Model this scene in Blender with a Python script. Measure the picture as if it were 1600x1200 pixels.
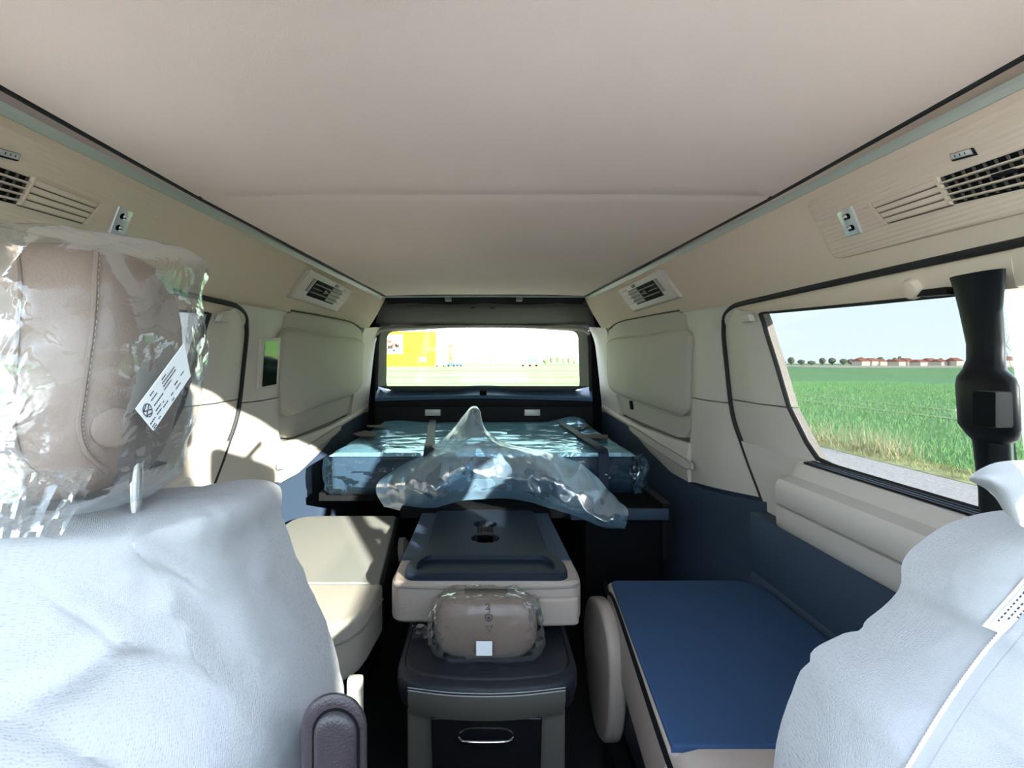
import bpy, bmesh, math, random
from mathutils import Vector, Matrix, noise

random.seed(7)
scene = bpy.context.scene
for o in list(bpy.data.objects):
    bpy.data.objects.remove(o)
COL = scene.collection

# ------------------------------------------------------------------ camera
EYE = 1.60                      # height of the lens above the road
FPX, VX, VY = 850.0, 758.0, 567.0   # focal length and axis of the photograph in 1600 x 1200 pixels
cam_data = bpy.data.cameras.new('camera')
cam_data.sensor_fit = 'HORIZONTAL'
cam_data.sensor_width = 36.0
cam_data.lens = FPX / 1600.0 * 36.0
cam_data.shift_x = (800 - VX) / 1600.0
cam_data.shift_y = -(600 - VY) / 1600.0
cam_data.clip_start = 0.02
cam_data.clip_end = 3000
cam = bpy.data.objects.new('camera', cam_data)
COL.objects.link(cam)
cam.location = (0, 0, EYE)
cam.rotation_euler = (math.radians(90), 0, 0)
scene.camera = cam

# ------------------------------------------------------------------ sky, sun, exposure
SKY_STRENGTH = 3.0
SUN_STRENGTH = 11.0
SUN_DIR = Vector((-0.60, 1.0, -0.345))
EXPOSURE = 1.68
world = bpy.data.worlds.new('sky')
scene.world = world
world.use_nodes = True
wn, wl = world.node_tree.nodes, world.node_tree.links
wn.clear()
w_out = wn.new('ShaderNodeOutputWorld')
w_bg = wn.new('ShaderNodeBackground')
w_tc = wn.new('ShaderNodeTexCoord')
w_sep = wn.new('ShaderNodeSeparateXYZ')
w_ramp = wn.new('ShaderNodeValToRGB')
w_ramp.color_ramp.elements[0].position = 0.0
w_ramp.color_ramp.elements[0].color = (0.80, 0.92, 1.0, 1)
w_ramp.color_ramp.elements[1].position = 0.9
w_ramp.color_ramp.elements[1].color = (0.44, 0.58, 0.86, 1)
_e = w_ramp.color_ramp.elements.new(0.16)
_e.color = (0.72, 0.87, 1.0, 1)
w_noise = wn.new('ShaderNodeTexNoise')
w_noise.inputs['Scale'].default_value = 3.0
w_noise.inputs['Detail'].default_value = 5.0
w_map = wn.new('ShaderNodeMapping')
w_map.inputs['Scale'].default_value = (1, 1, 4)
w_cr = wn.new('ShaderNodeValToRGB')
w_cr.color_ramp.elements[0].position = 0.52
w_cr.color_ramp.elements[0].color = (0, 0, 0, 1)
w_cr.color_ramp.elements[1].position = 0.72
w_cr.color_ramp.elements[1].color = (0.7, 0.7, 0.7, 1)
w_mix = wn.new('ShaderNodeMixRGB')
w_mix.inputs['Color2'].default_value = (0.95, 0.98, 1.0, 1)
wl.new(w_tc.outputs['Generated'], w_sep.inputs[0])
wl.new(w_sep.outputs['Z'], w_ramp.inputs[0])
wl.new(w_tc.outputs['Generated'], w_map.inputs['Vector'])
wl.new(w_map.outputs[0], w_noise.inputs['Vector'])
wl.new(w_noise.outputs['Fac'], w_cr.inputs[0])
wl.new(w_cr.outputs[0], w_mix.inputs['Fac'])
wl.new(w_ramp.outputs[0], w_mix.inputs['Color1'])
wl.new(w_mix.outputs[0], w_bg.inputs['Color'])
w_bg.inputs['Strength'].default_value = SKY_STRENGTH
wl.new(w_bg.outputs[0], w_out.inputs['Surface'])

sun_data = bpy.data.lights.new('sun', 'SUN')
sun_data.energy = SUN_STRENGTH
sun_data.angle = math.radians(0.6)
sun_data.color = (1.0, 0.95, 0.86)
sun = bpy.data.objects.new('sun', sun_data)
COL.objects.link(sun)
sun.location = (30, -50, 30)
sun.rotation_euler = SUN_DIR.to_track_quat('-Z', 'Y').to_euler()

vs = scene.view_settings
vs.view_transform = 'Standard'
vs.look = 'None'
vs.gamma = 1.0
vs.use_curve_mapping = False
vs.exposure = EXPOSURE
scene.cycles.max_bounces = 12
scene.cycles.diffuse_bounces = 6
scene.cycles.glossy_bounces = 4
scene.cycles.transmission_bounces = 6
scene.cycles.transparent_max_bounces = 24
scene.cycles.caustics_reflective = False
scene.cycles.caustics_refractive = False
scene.cycles.sample_clamp_indirect = 6.0

# ------------------------------------------------------------------ materials
def srgb(r, g, b):
    def f(c):
        c /= 255.0
        return c / 12.92 if c <= 0.04045 else ((c + 0.055) / 1.055) ** 2.4
    return (f(r), f(g), f(b), 1.0)

MATS = {}
def mat(name, col, rough=0.6, bump=0.0, bscale=400.0, var=0.0, vscale=6.0, metal=0.0, spec=0.4, bump_kind='noise', emit=None):
    m = bpy.data.materials.new(name)
    m.use_nodes = True
    n, l = m.node_tree.nodes, m.node_tree.links
    b = n['Principled BSDF']
    b.inputs['Base Color'].default_value = col
    b.inputs['Roughness'].default_value = rough
    b.inputs['Metallic'].default_value = metal
    b.inputs['Specular IOR Level'].default_value = spec
    tc = n.new('ShaderNodeTexCoord')
    if var > 0:
        t = n.new('ShaderNodeTexNoise')
        t.inputs['Scale'].default_value = vscale
        t.inputs['Detail'].default_value = 4
        l.new(tc.outputs['Object'], t.inputs['Vector'])
        r = n.new('ShaderNodeValToRGB')
        r.color_ramp.elements[0].position = 0.3
        r.color_ramp.elements[1].position = 0.7
        r.color_ramp.elements[0].color = tuple(c * (1 - var) for c in col[:3]) + (1,)
        r.color_ramp.elements[1].color = tuple(min(1, c * (1 + var)) for c in col[:3]) + (1,)
        l.new(t.outputs['Fac'], r.inputs[0])
        l.new(r.outputs[0], b.inputs['Base Color'])
    if bump > 0:
        if bump_kind == 'voronoi':
            t = n.new('ShaderNodeTexVoronoi')
            o = 'Distance'
        else:
            t = n.new('ShaderNodeTexNoise')
            o = 'Fac'
        t.inputs['Scale'].default_value = bscale
        l.new(tc.outputs['Object'], t.inputs['Vector'])
        bp = n.new('ShaderNodeBump')
        bp.inputs['Strength'].default_value = bump
        bp.inputs['Distance'].default_value = 0.002
        l.new(t.outputs[o], bp.inputs['Height'])
        l.new(bp.outputs[0], b.inputs['Normal'])
    if emit:
        b.inputs['Emission Color'].default_value = emit[0]
        b.inputs['Emission Strength'].default_value = emit[1]
    MATS[name] = m
    return m

def film_mat(name, tint, opac, white, rough=0.12, crease=0.6, cscale=30.0, edge=0.55, gloss=(0.95, 0.97, 1, 1)):
    """thin plastic sheet: mostly clear, a little milky, glossy where creased"""
    m = bpy.data.materials.new(name)
    m.use_nodes = True
    n, l = m.node_tree.nodes, m.node_tree.links
    n.clear()
    out = n.new('ShaderNodeOutputMaterial')
    tr = n.new('ShaderNodeBsdfTransparent'); tr.inputs[0].default_value = tint
    df = n.new('ShaderNodeBsdfDiffuse'); df.inputs[0].default_value = white
    tl = n.new('ShaderNodeBsdfTranslucent'); tl.inputs[0].default_value = white
    gl = n.new('ShaderNodeBsdfGlossy'); gl.inputs['Roughness'].default_value = rough
    gl.inputs['Color'].default_value = gloss
    m1 = n.new('ShaderNodeMixShader'); m1.inputs[0].default_value = 0.5
    m2 = n.new('ShaderNodeMixShader'); m2.inputs[0].default_value = 0.5
    m3 = n.new('ShaderNodeMixShader')
    lw = n.new('ShaderNodeFresnel'); lw.inputs['IOR'].default_value = 1.5
    mr = n.new('ShaderNodeMapRange')
    mr.inputs['From Min'].default_value = 0.03; mr.inputs['From Max'].default_value = 0.6
    mr.inputs['To Min'].default_value = opac; mr.inputs['To Max'].default_value = min(1.0, opac + edge)
    tc = n.new('ShaderNodeTexCoord')
    t1 = n.new('ShaderNodeTexNoise'); t1.inputs['Scale'].default_value = cscale
    t1.inputs['Detail'].default_value = 3; t1.inputs['Distortion'].default_value = 1.2
    t2 = n.new('ShaderNodeTexVoronoi'); t2.inputs['Scale'].default_value = cscale * 0.8
    ad = n.new('ShaderNodeMath'); ad.operation = 'ADD'
    bp = n.new('ShaderNodeBump'); bp.inputs['Strength'].default_value = crease; bp.inputs['Distance'].default_value = 0.012
    l.new(tc.outputs['Object'], t1.inputs['Vector']); l.new(tc.outputs['Object'], t2.inputs['Vector'])
    l.new(t1.outputs['Fac'], ad.inputs[0]); l.new(t2.outputs['Distance'], ad.inputs[1])
    l.new(ad.outputs[0], bp.inputs['Height'])
    for s in (gl, df):
        l.new(bp.outputs[0], s.inputs['Normal'])
    l.new(bp.outputs[0], lw.inputs['Normal'])
    l.new(lw.outputs[0], mr.inputs['Value'])
    l.new(df.outputs[0], m1.inputs[1]); l.new(tl.outputs[0], m1.inputs[2])
    l.new(m1.outputs[0], m2.inputs[1]); l.new(gl.outputs[0], m2.inputs[2])
    l.new(mr.outputs[0], m3.inputs[0]); l.new(tr.outputs[0], m3.inputs[1]); l.new(m2.outputs[0], m3.inputs[2])
    l.new(m3.outputs[0], out.inputs['Surface'])
    MATS[name] = m
    return m

def glass_mat(name, tint, refl=0.06):
    m = bpy.data.materials.new(name)
    m.use_nodes = True
    n, l = m.node_tree.nodes, m.node_tree.links
    n.clear()
    out = n.new('ShaderNodeOutputMaterial')
    tr = n.new('ShaderNodeBsdfTransparent'); tr.inputs[0].default_value = tint
    gl = n.new('ShaderNodeBsdfGlossy'); gl.inputs['Roughness'].default_value = 0.02
    mx = n.new('ShaderNodeMixShader'); mx.inputs[0].default_value = refl
    l.new(tr.outputs[0], mx.inputs[1]); l.new(gl.outputs[0], mx.inputs[2])
    l.new(mx.outputs[0], out.inputs['Surface'])
    MATS[name] = m
    return m

def cover_mat(name):
    """white non-woven fleece: diffuse, a little light through it, embossed dots"""
    m = bpy.data.materials.new(name)
    m.use_nodes = True
    n, l = m.node_tree.nodes, m.node_tree.links
    n.clear()
    out = n.new('ShaderNodeOutputMaterial')
    df = n.new('ShaderNodeBsdfDiffuse')
    tl = n.new('ShaderNodeBsdfTranslucent'); tl.inputs[0].default_value = (0.42, 0.42, 0.44, 1)
    mx = n.new('ShaderNodeMixShader'); mx.inputs[0].default_value = 0.22
    uv = n.new('ShaderNodeUVMap')
    vo = n.new('ShaderNodeTexVoronoi'); vo.inputs['Scale'].default_value = 330; vo.inputs['Randomness'].default_value = 0.45
    rp = n.new('ShaderNodeValToRGB')
    rp.color_ramp.elements[0].position = 0.16; rp.color_ramp.elements[0].color = (0.33, 0.325, 0.34, 1)
    rp.color_ramp.elements[1].position = 0.34; rp.color_ramp.elements[1].color = (0.42, 0.415, 0.425, 1)
    ns = n.new('ShaderNodeTexNoise'); ns.inputs['Scale'].default_value = 9; ns.inputs['Detail'].default_value = 5
    ad = n.new('ShaderNodeMath'); ad.operation = 'MULTIPLY_ADD'; ad.inputs[1].default_value = 6.0
    bp = n.new('ShaderNodeBump'); bp.inputs['Strength'].default_value = 0.4; bp.inputs['Distance'].default_value = 0.002
    l.new(uv.outputs[0], vo.inputs['Vector']); l.new(uv.outputs[0], ns.inputs['Vector'])
    l.new(vo.outputs['Distance'], rp.inputs[0]); l.new(rp.outputs[0], df.inputs['Color'])
    l.new(ns.outputs['Fac'], ad.inputs[0]); l.new(vo.outputs['Distance'], ad.inputs[2])
    l.new(ad.outputs[0], bp.inputs['Height'])
    l.new(bp.outputs[0], df.inputs['Normal'])
    l.new(df.outputs[0], mx.inputs[1]); l.new(tl.outputs[0], mx.inputs[2])
    l.new(mx.outputs[0], out.inputs['Surface'])
    MATS[name] = m
    return m

mat('headliner', (0.86, 0.715, 0.635, 1), 0.95, 0.35, 900, var=0.02, vscale=3)
mat('lining', (0.64, 0.52, 0.42, 1), 0.9, 0.25, 900, var=0.02, vscale=3)
mat('console', (0.62, 0.505, 0.41, 1), 0.6, 0.1, 900)
mat('beige', (0.53, 0.485, 0.44, 1), 0.55, 0.12, 700)
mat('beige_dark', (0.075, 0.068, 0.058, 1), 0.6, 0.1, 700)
mat('grey_trim', (0.21, 0.205, 0.19, 1), 0.6, 0.15, 700)
mat('dark', (0.032, 0.050, 0.082, 1), 0.55, 0.3, 600, spec=0.25)  # anthracite plastic with the blue of the sky light put into its colour
mat('shaded_fabric', (0.016, 0.048, 0.115, 1), 0.85, 0.4, 1200)  # same cloth as the other folded seat, shade put into the colour
mat('dark_table', (0.010, 0.017, 0.029, 1), 0.55, 0.15, 700, spec=0.2)
mat('black', (0.0035, 0.004, 0.005, 1), 0.8, spec=0.1)
mat('black_plastic', (0.004, 0.005, 0.007, 1), 0.5, 0.1, 700, spec=0.2)
mat('black_gloss', (0.006, 0.006, 0.007, 1), 0.15)
mat('rubber', (0.010, 0.011, 0.012, 1), 0.7)
mat('rail', (0.40, 0.43, 0.38, 1), 0.45, metal=0.0)
mat('leather', (0.40, 0.36, 0.31, 1), 0.5, 0.2, 500, bump_kind='voronoi')
mat('leather_grey', (0.34, 0.28, 0.245, 1), 0.5, 0.2, 500, bump_kind='voronoi')
mat('sunlit_fabric', (0.20, 0.20, 0.18, 1), 0.85, 0.3, 1200)  # sunlit copy of the folded seat cloth, light put into the colour
mat('seat_fabric_dark', (0.060, 0.068, 0.080, 1), 0.85, 0.3, 1200)
mat('leather_dark', (0.008, 0.010, 0.015, 1), 0.5, 0.2, 500, bump_kind='voronoi')
mat('armrest_brown', (0.030, 0.023, 0.027, 1), 0.42, 0.2, 500, bump_kind='voronoi')
mat('headrest', (0.20, 0.148, 0.122, 1), 0.5, 0.15, 500, bump_kind='voronoi')
mat('thread', (0.62, 0.56, 0.48, 1), 0.8)
mat('thread_grey', (0.30, 0.30, 0.30, 1), 0.8)
mat('pouch', (0.46, 0.425, 0.37, 1), 0.75, 0.25, 900)
mat('chrome', (0.75, 0.77, 0.78, 1), 0.12, metal=1.0)
mat('satin', (0.62, 0.64, 0.64, 1), 0.3, metal=0.6)
mat('lens', (0.75, 0.76, 0.78, 1), 0.12, spec=0.8, bump=0.4, bscale=300)
mat('paper', (0.78, 0.79, 0.82, 1), 0.7)
mat('ink', (0.04, 0.04, 0.05, 1), 0.7)
mat('card_brown', (0.05, 0.022, 0.01, 1), 0.7)
mat('strap', (0.008, 0.018, 0.04, 1), 0.6)
mat('foam', (0.012, 0.03, 0.05, 1), 0.8)
mat('carpet', (0.005, 0.006, 0.007, 1), 0.95, 0.8, 500)
mat('gate_ledge', (0.07, 0.14, 0.25, 1), 0.35)  # dark trim with the blue sky reflection put into its colour
mat('screen', (0.012, 0.022, 0.014, 1), 0.06, spec=0.6)
film_mat('wrap', (0.80, 0.90, 0.97, 1), 0.60, (0.36, 0.76, 1.0, 1), rough=0.12, crease=0.35, cscale=10, edge=0.45, gloss=(0.62, 0.85, 1.0, 1))  # blue sky reflection put into the film and gloss colours
film_mat('wrap_clear', (0.85, 0.90, 0.95, 1), 0.04, (0.12, 0.24, 0.34, 1), rough=0.08, crease=0.5, cscale=10, edge=0.85)
film_mat('sheet', (0.76, 0.90, 1.0, 1), 0.36, (0.40, 0.66, 0.90, 1), rough=0.24, crease=0.10, cscale=8, edge=0.45)
film_mat('bag', (0.97, 0.97, 0.97, 1), 0.012, (0.30, 0.31, 0.31, 1), rough=0.06, crease=0.40, cscale=14, edge=0.50)
glass_mat('privacy_glass', (0.335, 0.342, 0.342, 1), 0.02)
glass_mat('rear_glass', (0.68, 0.70, 0.60, 1), 0.03)
glass_mat('clear_glass', (0.95, 0.97, 0.96, 1), 0.02)
cover_mat('fleece')

# ------------------------------------------------------------------ helpers
def V(X, Y, z):
    """van coordinates: z is measured from the eye height"""
    return Vector((X, Y, EYE + z))

def at(x, y, Y):
    """the point at depth Y on the sight line of photograph pixel x, y"""
    return V((x - VX) / FPX * Y, Y, (VY - y) / FPX * Y)

def root(name, loc, label=None, cat=None, group=None, kind=None):
    o = bpy.data.objects.new(name, None)
    COL.objects.link(o)
    o.location = loc
    o.empty_display_size = 0.05
    tag(o, label, cat, group, kind)
    return o

def tag(o, label=None, cat=None, group=None, kind=None):
    if label: o['label'] = label
    if cat: o['category'] = cat
    if group: o['group'] = group
    if kind: o['kind'] = kind
    return o

def world_loc(o):
    v = Vector((0, 0, 0))
    while o:
        v = v + o.location
        o = o.parent
    return v

def mesh(name, verts, faces, material, parent=None, smooth=40, uvs=None):
    me = bpy.data.meshes.new(name)
    off = world_loc(parent) if parent else Vector((0, 0, 0))
    me.from_pydata([Vector(v) - off for v in verts], [], faces)
    me.validate()
    if uvs is not None:
        ul = me.uv_layers.new(name='UVMap')
        for lp in me.loops:
            ul.data[lp.index].uv = uvs[lp.vertex_index]
    if smooth:
        me.shade_smooth()
        me.set_sharp_from_angle(angle=math.radians(smooth))
    me.materials.append(MATS[material])
    o = bpy.data.objects.new(name, me)
    COL.objects.link(o)
    if parent: o.parent = parent
    return o

def from_bm(name, bm, material, parent=None, smooth=40):
    bmesh.ops.recalc_face_normals(bm, faces=bm.faces)
    vs_ = [v.co.copy() for v in bm.verts]
    bm.verts.index_update()
    fs = [[v.index for v in f.verts] for f in bm.faces]
    bm.free()
    return mesh(name, vs_, fs, material, parent, smooth)

def prism_bm(bottom, top, bevel=0.0, seg=3, only_top=False):
    bm = bmesh.new()
    b = [bm.verts.new(p) for p in bottom]
    t = [bm.verts.new(p) for p in top]
    n = len(b)
    fb = bm.faces.new(list(reversed(b)))
    ft = bm.faces.new(t)
    for i in range(n):
        bm.faces.new((b[i], b[(i + 1) % n], t[(i + 1) % n], t[i]))
    bmesh.ops.recalc_face_normals(bm, faces=bm.faces)
    if bevel > 0:
        if only_top:
            es = list(ft.edges)
        elif n > 6:
            es = list(set(list(ft.edges) + list(fb.edges)))
        else:
            es = list(bm.edges)
        bmesh.ops.bevel(bm, geom=es, offset=bevel, segments=seg, profile=0.6, affect='EDGES', clamp_overlap=True)
    return bm

def prism(name, bottom, top, material, parent=None, bevel=0.0, seg=3, smooth=50, only_top=False):
    return from_bm(name, prism_bm(bottom, top, bevel, seg, only_top), material, parent, smooth)

def box(name, x0, x1, y0, y1, z0, z1, material, parent=None, bevel=0.0, seg=2):
    bot = [V(x0, y0, z0), V(x1, y0, z0), V(x1, y1, z0), V(x0, y1, z0)]
    top = [V(x0, y0, z1), V(x1, y0, z1), V(x1, y1, z1), V(x0, y1, z1)]
    return prism(name, bot, top, material, parent, bevel, seg)

def catmull(pts, n, closed=False):
    pts = [Vector(p) for p in pts]
    k = len(pts)
    res = []
    segs = k if closed else k - 1
    for i in range(n):
        u = i / (n if closed else n - 1) * segs
        s = min(int(u), segs - 1)
        f = u - s
        if closed:
            p0, p1, p2, p3 = (pts[(s + j) % k] for j in (-1, 0, 1, 2))
        else:
            p1, p2 = pts[s], pts[s + 1]
            p0 = pts[s - 1] if s > 0 else p1 * 2 - p2
            p3 = pts[s + 2] if s + 2 < k else p2 * 2 - p1
        res.append(0.5 * ((2 * p1) + (p2 - p0) * f + (2 * p0 - 5 * p1 + 4 * p2 - p3) * f * f + (3 * p1 - p0 - 3 * p2 + p3) * f ** 3))
    return res

def linear(pts, n):
    pts = [Vector(p) for p in pts]
    d = [0.0]
    for a, b in zip(pts, pts[1:]):
        d.append(d[-1] + (b - a).length)
    res = []
    j = 0
    for i in range(n):
        u = d[-1] * i / (n - 1)
        while j < len(pts) - 2 and d[j + 1] < u:
            j += 1
        f = 0 if d[j + 1] == d[j] else (u - d[j]) / (d[j + 1] - d[j])
        res.append(pts[j].lerp(pts[j + 1], min(1, max(0, f))))
    return res

def grid(name, rows, material, parent=None, smooth=60, uv=False, uvscale=(1, 1), closed=False):
    nr, nc = len(rows), len(rows[0])
    verts = [p for r in rows for p in r]
    faces = []
    for i in range(nr - 1):
        for j in range(nc if closed else nc - 1):
            k = (j + 1) % nc
            faces.append((i * nc + j, i * nc + k, (i + 1) * nc + k, (i + 1) * nc + j))
    uvs = None
    if uv:
        uvs = [(j / (nc - 1) * uvscale[0], i / (nr - 1) * uvscale[1]) for i in range(nr) for j in range(nc)]
    return mesh(name, verts, faces, material, parent, smooth, uvs)

def loft(ctrl, nr, nc):
    """smooth surface through control rows"""
    a = [catmull(r, nc) for r in ctrl]
    cols = [catmull([r[j] for r in a], nr) for j in range(nc)]
    return [[cols[j][i] for j in range(nc)] for i in range(nr)]

def shell(name, rows_in, rows_out, material, parent=None, smooth=40):
    """a panel with thickness: inner grid, outer grid and the rim between them"""
    nr, nc = len(rows_in), len(rows_in[0])
    verts = [p for r in rows_in for p in r] + [p for r in rows_out for p in r]
    K = nr * nc
    faces = []
    for i in range(nr - 1):
        for j in range(nc - 1):
            q = (i * nc + j, i * nc + j + 1, (i + 1) * nc + j + 1, (i + 1) * nc + j)
            faces.append(q)
            faces.append(tuple(K + t for t in reversed(q)))
    rim = [(0, j) for j in range(nc)] + [(i, nc - 1) for i in range(1, nr)] + [(nr - 1, j) for j in range(nc - 2, -1, -1)] + [(i, 0) for i in range(nr - 2, 0, -1)]
    for a, b in zip(rim, rim[1:] + rim[:1]):
        ia, ib = a[0] * nc + a[1], b[0] * nc + b[1]
        faces.append((ib, ia, K + ia, K + ib))
    bm = bmesh.new()
    bv = [bm.verts.new(v) for v in verts]
    for f in faces:
        bm.faces.new([bv[i] for i in f])
    return from_bm(name, bm, material, parent, smooth)

def tube(name, pts, r, material, parent=None, seg=8, closed=False, flat=None):
    pts = [Vector(p) for p in pts]
    n = len(pts)
    rings = []
    up = None
    for i in range(n):
        if closed:
            t = pts[(i + 1) % n] - pts[i - 1]
        else:
            t = pts[min(i + 1, n - 1)] - pts[max(i - 1, 0)]
        t.normalize()
        if up is None:
            up = Vector((0, 0, 1)) if abs(t.z) < 0.9 else Vector((1, 0, 0))
        a = t.cross(up)
        if a.length < 1e-6:
            a = t.orthogonal()
        a.normalize()
        b = a.cross(t).normalized()
        up = b
        rr = r[i] if isinstance(r, (list, tuple)) else r
        ring = []
        for k in range(seg):
            th = 2 * math.pi * k / seg
            ring.append(pts[i] + a * (math.cos(th) * rr) + b * (math.sin(th) * rr * (flat or 1.0)))
        rings.append(ring)
    verts = [p for q in rings for p in q]
    faces = []
    m = n if closed else n - 1
    for i in range(m):
        for k in range(seg):
            a0, a1 = i * seg + k, i * seg + (k + 1) % seg
            b0, b1 = ((i + 1) % n) * seg + k, ((i + 1) % n) * seg + (k + 1) % seg
            faces.append((a0, a1, b1, b0))
    if not closed:
        faces.append(tuple(reversed(range(seg))))
        faces.append(tuple((n - 1) * seg + k for k in range(seg)))
    return mesh(name, verts, faces, material, parent, 50)

def lathe(name, centre, axis, prof, material, parent=None, seg=24):
    """prof: list of (radius, height along axis)"""
    axis = Vector(axis).normalized()
    a = axis.orthogonal().normalized()
    b = axis.cross(a)
    verts, faces = [], []
    for r, h in prof:
        for k in range(seg):
            th = 2 * math.pi * k / seg
            verts.append(Vector(centre) + axis * h + a * (math.cos(th) * r) + b * (math.sin(th) * r))
    for i in range(len(prof) - 1):
        for k in range(seg):
            faces.append((i * seg + k, i * seg + (k + 1) % seg, (i + 1) * seg + (k + 1) % seg, (i + 1) * seg + k))
    faces.append(tuple(reversed(range(seg))))
    faces.append(tuple((len(prof) - 1) * seg + k for k in range(seg)))
    return mesh(name, verts, faces, material, parent, 40)

def round_poly(pts, r, seg=6):
    """2D polygon with rounded corners; r may be a list"""
    n = len(pts)
    res = []
    for i in range(n):
        p = Vector(pts[i]); a = Vector(pts[i - 1]); b = Vector(pts[(i + 1) % n])
        rr = r[i] if isinstance(r, (list, tuple)) else r
        da, db = (a - p), (b - p)
        k = min(rr, da.length * 0.49, db.length * 0.49)
        if k <= 1e-6:
            res.append(p); continue
        s, e = p + da.normalized() * k, p + db.normalized() * k
        for j in range(seg + 1):
            t = j / seg
            res.append(s * (1 - t) ** 2 + p * 2 * t * (1 - t) + e * t * t)
    return res

def interp(tbl, x):
    if x <= tbl[0][0]: return tbl[0][1]
    for (a, b), (c, d) in zip(tbl, tbl[1:]):
        if x <= c:
            return b + (d - b) * (x - a) / (c - a)
    return tbl[-1][1]

def crumple(p, amp, scale, seed=0.0):
    """sharp folds: distance of a point to folded noise sheets"""
    q = Vector(p) * scale + Vector((seed, seed * 1.7, -seed))
    a = 1 - abs(noise.noise(q)) * 2
    b = 1 - abs(noise.noise(q * 2.3 + Vector((5, 1, 3)))) * 2
    return amp * (a * 0.65 + b * 0.35)

# ------------------------------------------------------------------ shape of the van body
def W(Y, z):
    """half width of the cabin lining at depth Y and height z"""
    base = interp([(-1.1, 0.83), (-0.45, 0.835), (-0.25, 0.83), (0.0, 0.80), (0.175, 0.775), (0.37, 0.685), (0.42, 0.665)], z)
    low = interp([(1.7, 1.0), (3.4, 0.875)], Y)
    high = interp([(0.0, 1.06), (0.7, 1.012), (3.05, 0.838), (3.4, 0.82)], Y)
    k = min(1, max(0, (z - 0.12) / 0.25))
    return base * (low * (1 - k) + high * k)

def S(side, Y, z, d=0.0):
    return V(side * (W(Y, z) - d), Y, z)

def panel(name, side, A, B, n, m, d, material, parent=None, thick=0.012, smooth_curves=False, smooth=40):
    """wall panel between two (Y, z) curves; d = inward offset (number or function of Y, z, u, v)"""
    f = catmull if smooth_curves else linear
    a = f([(p[0], p[1], 0) for p in A], n)
    b = f([(p[0], p[1], 0) for p in B], n)
    rin, rout = [], []
    for i in range(m):
        v = i / (m - 1)
        ri, ro = [], []
        for j in range(n):
            q = a[j].lerp(b[j], v)
            dd = d(q.x, q.y, j / (n - 1), v) if callable(d) else d
            ri.append(S(side, q.x, q.y, dd))
            ro.append(S(side, q.x, q.y, dd - thick))
        rin.append(ri); rout.append(ro)
    return shell(name, rin, rout, material, parent, smooth)

# ================================================================== THE SETTING: outside
def ground_mat():
    m = bpy.data.materials.new('crop_field')
    m.use_nodes = True
    n, l = m.node_tree.nodes, m.node_tree.links
    b = n['Principled BSDF']; b.inputs['Roughness'].default_value = 0.9; b.inputs['Specular IOR Level'].default_value = 0.1
    tc = n.new('ShaderNodeTexCoord')
    a = n.new('ShaderNodeTexNoise'); a.inputs['Scale'].default_value = 2.2; a.inputs['Detail'].default_value = 8; a.inputs['Roughness'].default_value = 0.75
    r = n.new('ShaderNodeValToRGB')
    r.color_ramp.elements[0].position = 0.34; r.color_ramp.elements[0].color = (0.20, 0.40, 0.15, 1)
    r.color_ramp.elements[1].position = 0.66; r.color_ramp.elements[1].color = (0.36, 0.58, 0.26, 1)
    big = n.new('ShaderNodeTexNoise'); big.inputs['Scale'].default_value = 0.05; big.inputs['Detail'].default_value = 3
    mx = n.new('ShaderNodeMixRGB'); mx.blend_type = 'MULTIPLY'; mx.inputs['Fac'].default_value = 0.35
    l.new(tc.outputs['Object'], a.inputs['Vector']); l.new(tc.outputs['Object'], big.inputs['Vector'])
    l.new(a.outputs['Fac'], r.inputs[0]); l.new(r.outputs[0], mx.inputs['Color1']); l.new(big.outputs['Color'], mx.inputs['Color2'])
    l.new(mx.outputs[0], b.inputs['Base Color'])
    MATS['crop_field'] = m
ground_mat()
mat('dash_bounce', (0.58, 0.50, 0.43, 1), 0.7)
mat('gravel', (0.68, 0.63, 0.56, 1), 0.9, 0.9, 60, var=0.25, vscale=30)
mat('tramline', (0.42, 0.48, 0.26, 1), 0.9)
mat('stubble', (0.55, 0.48, 0.34, 1), 0.9, var=0.15, vscale=0.05)
mat('red_soil', (0.50, 0.25, 0.17, 1), 0.9, var=0.1, vscale=0.1)
mat('verge', (0.52, 0.52, 0.24, 1), 0.9, var=0.3, vscale=3)
mat('crop_leaf', (0.30, 0.54, 0.21, 1), 0.7)
mat('straw', (0.66, 0.60, 0.38, 1), 0.8)

def sheet_poly(name, pts, z, material, parent=None, kind='structure', label=None):
    o = mesh(name, [(p[0], p[1], z) for p in pts] + [(p[0], p[1], z - 0.05) for p in pts],
             [tuple(range(len(pts)))] + [(i, i + len(pts), (i + 1) % len(pts) + len(pts), (i + 1) % len(pts)) for i in range(len(pts))], material, parent, 0)
    return tag(o, label, None, None, kind)

sheet_poly('ground_field', [(-1200, -700), (1200, -700), (1200, 1500), (-1200, 1500)], 0.0, 'crop_field', label='flat green crop field stretching to the horizon')
sheet_poly('ground_road', [(-14, -70), (6.2, -70), (6.35, 19), (-14, 21)], 0.02, 'gravel', label='pale gravel road the van stands on')
sheet_poly('ground_verge', [(6.2, -60), (6.95, -60), (7.1, 26), (6.35, 24)], 0.03, 'verge', label='yellow green grass verge along the gravel road')
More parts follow.
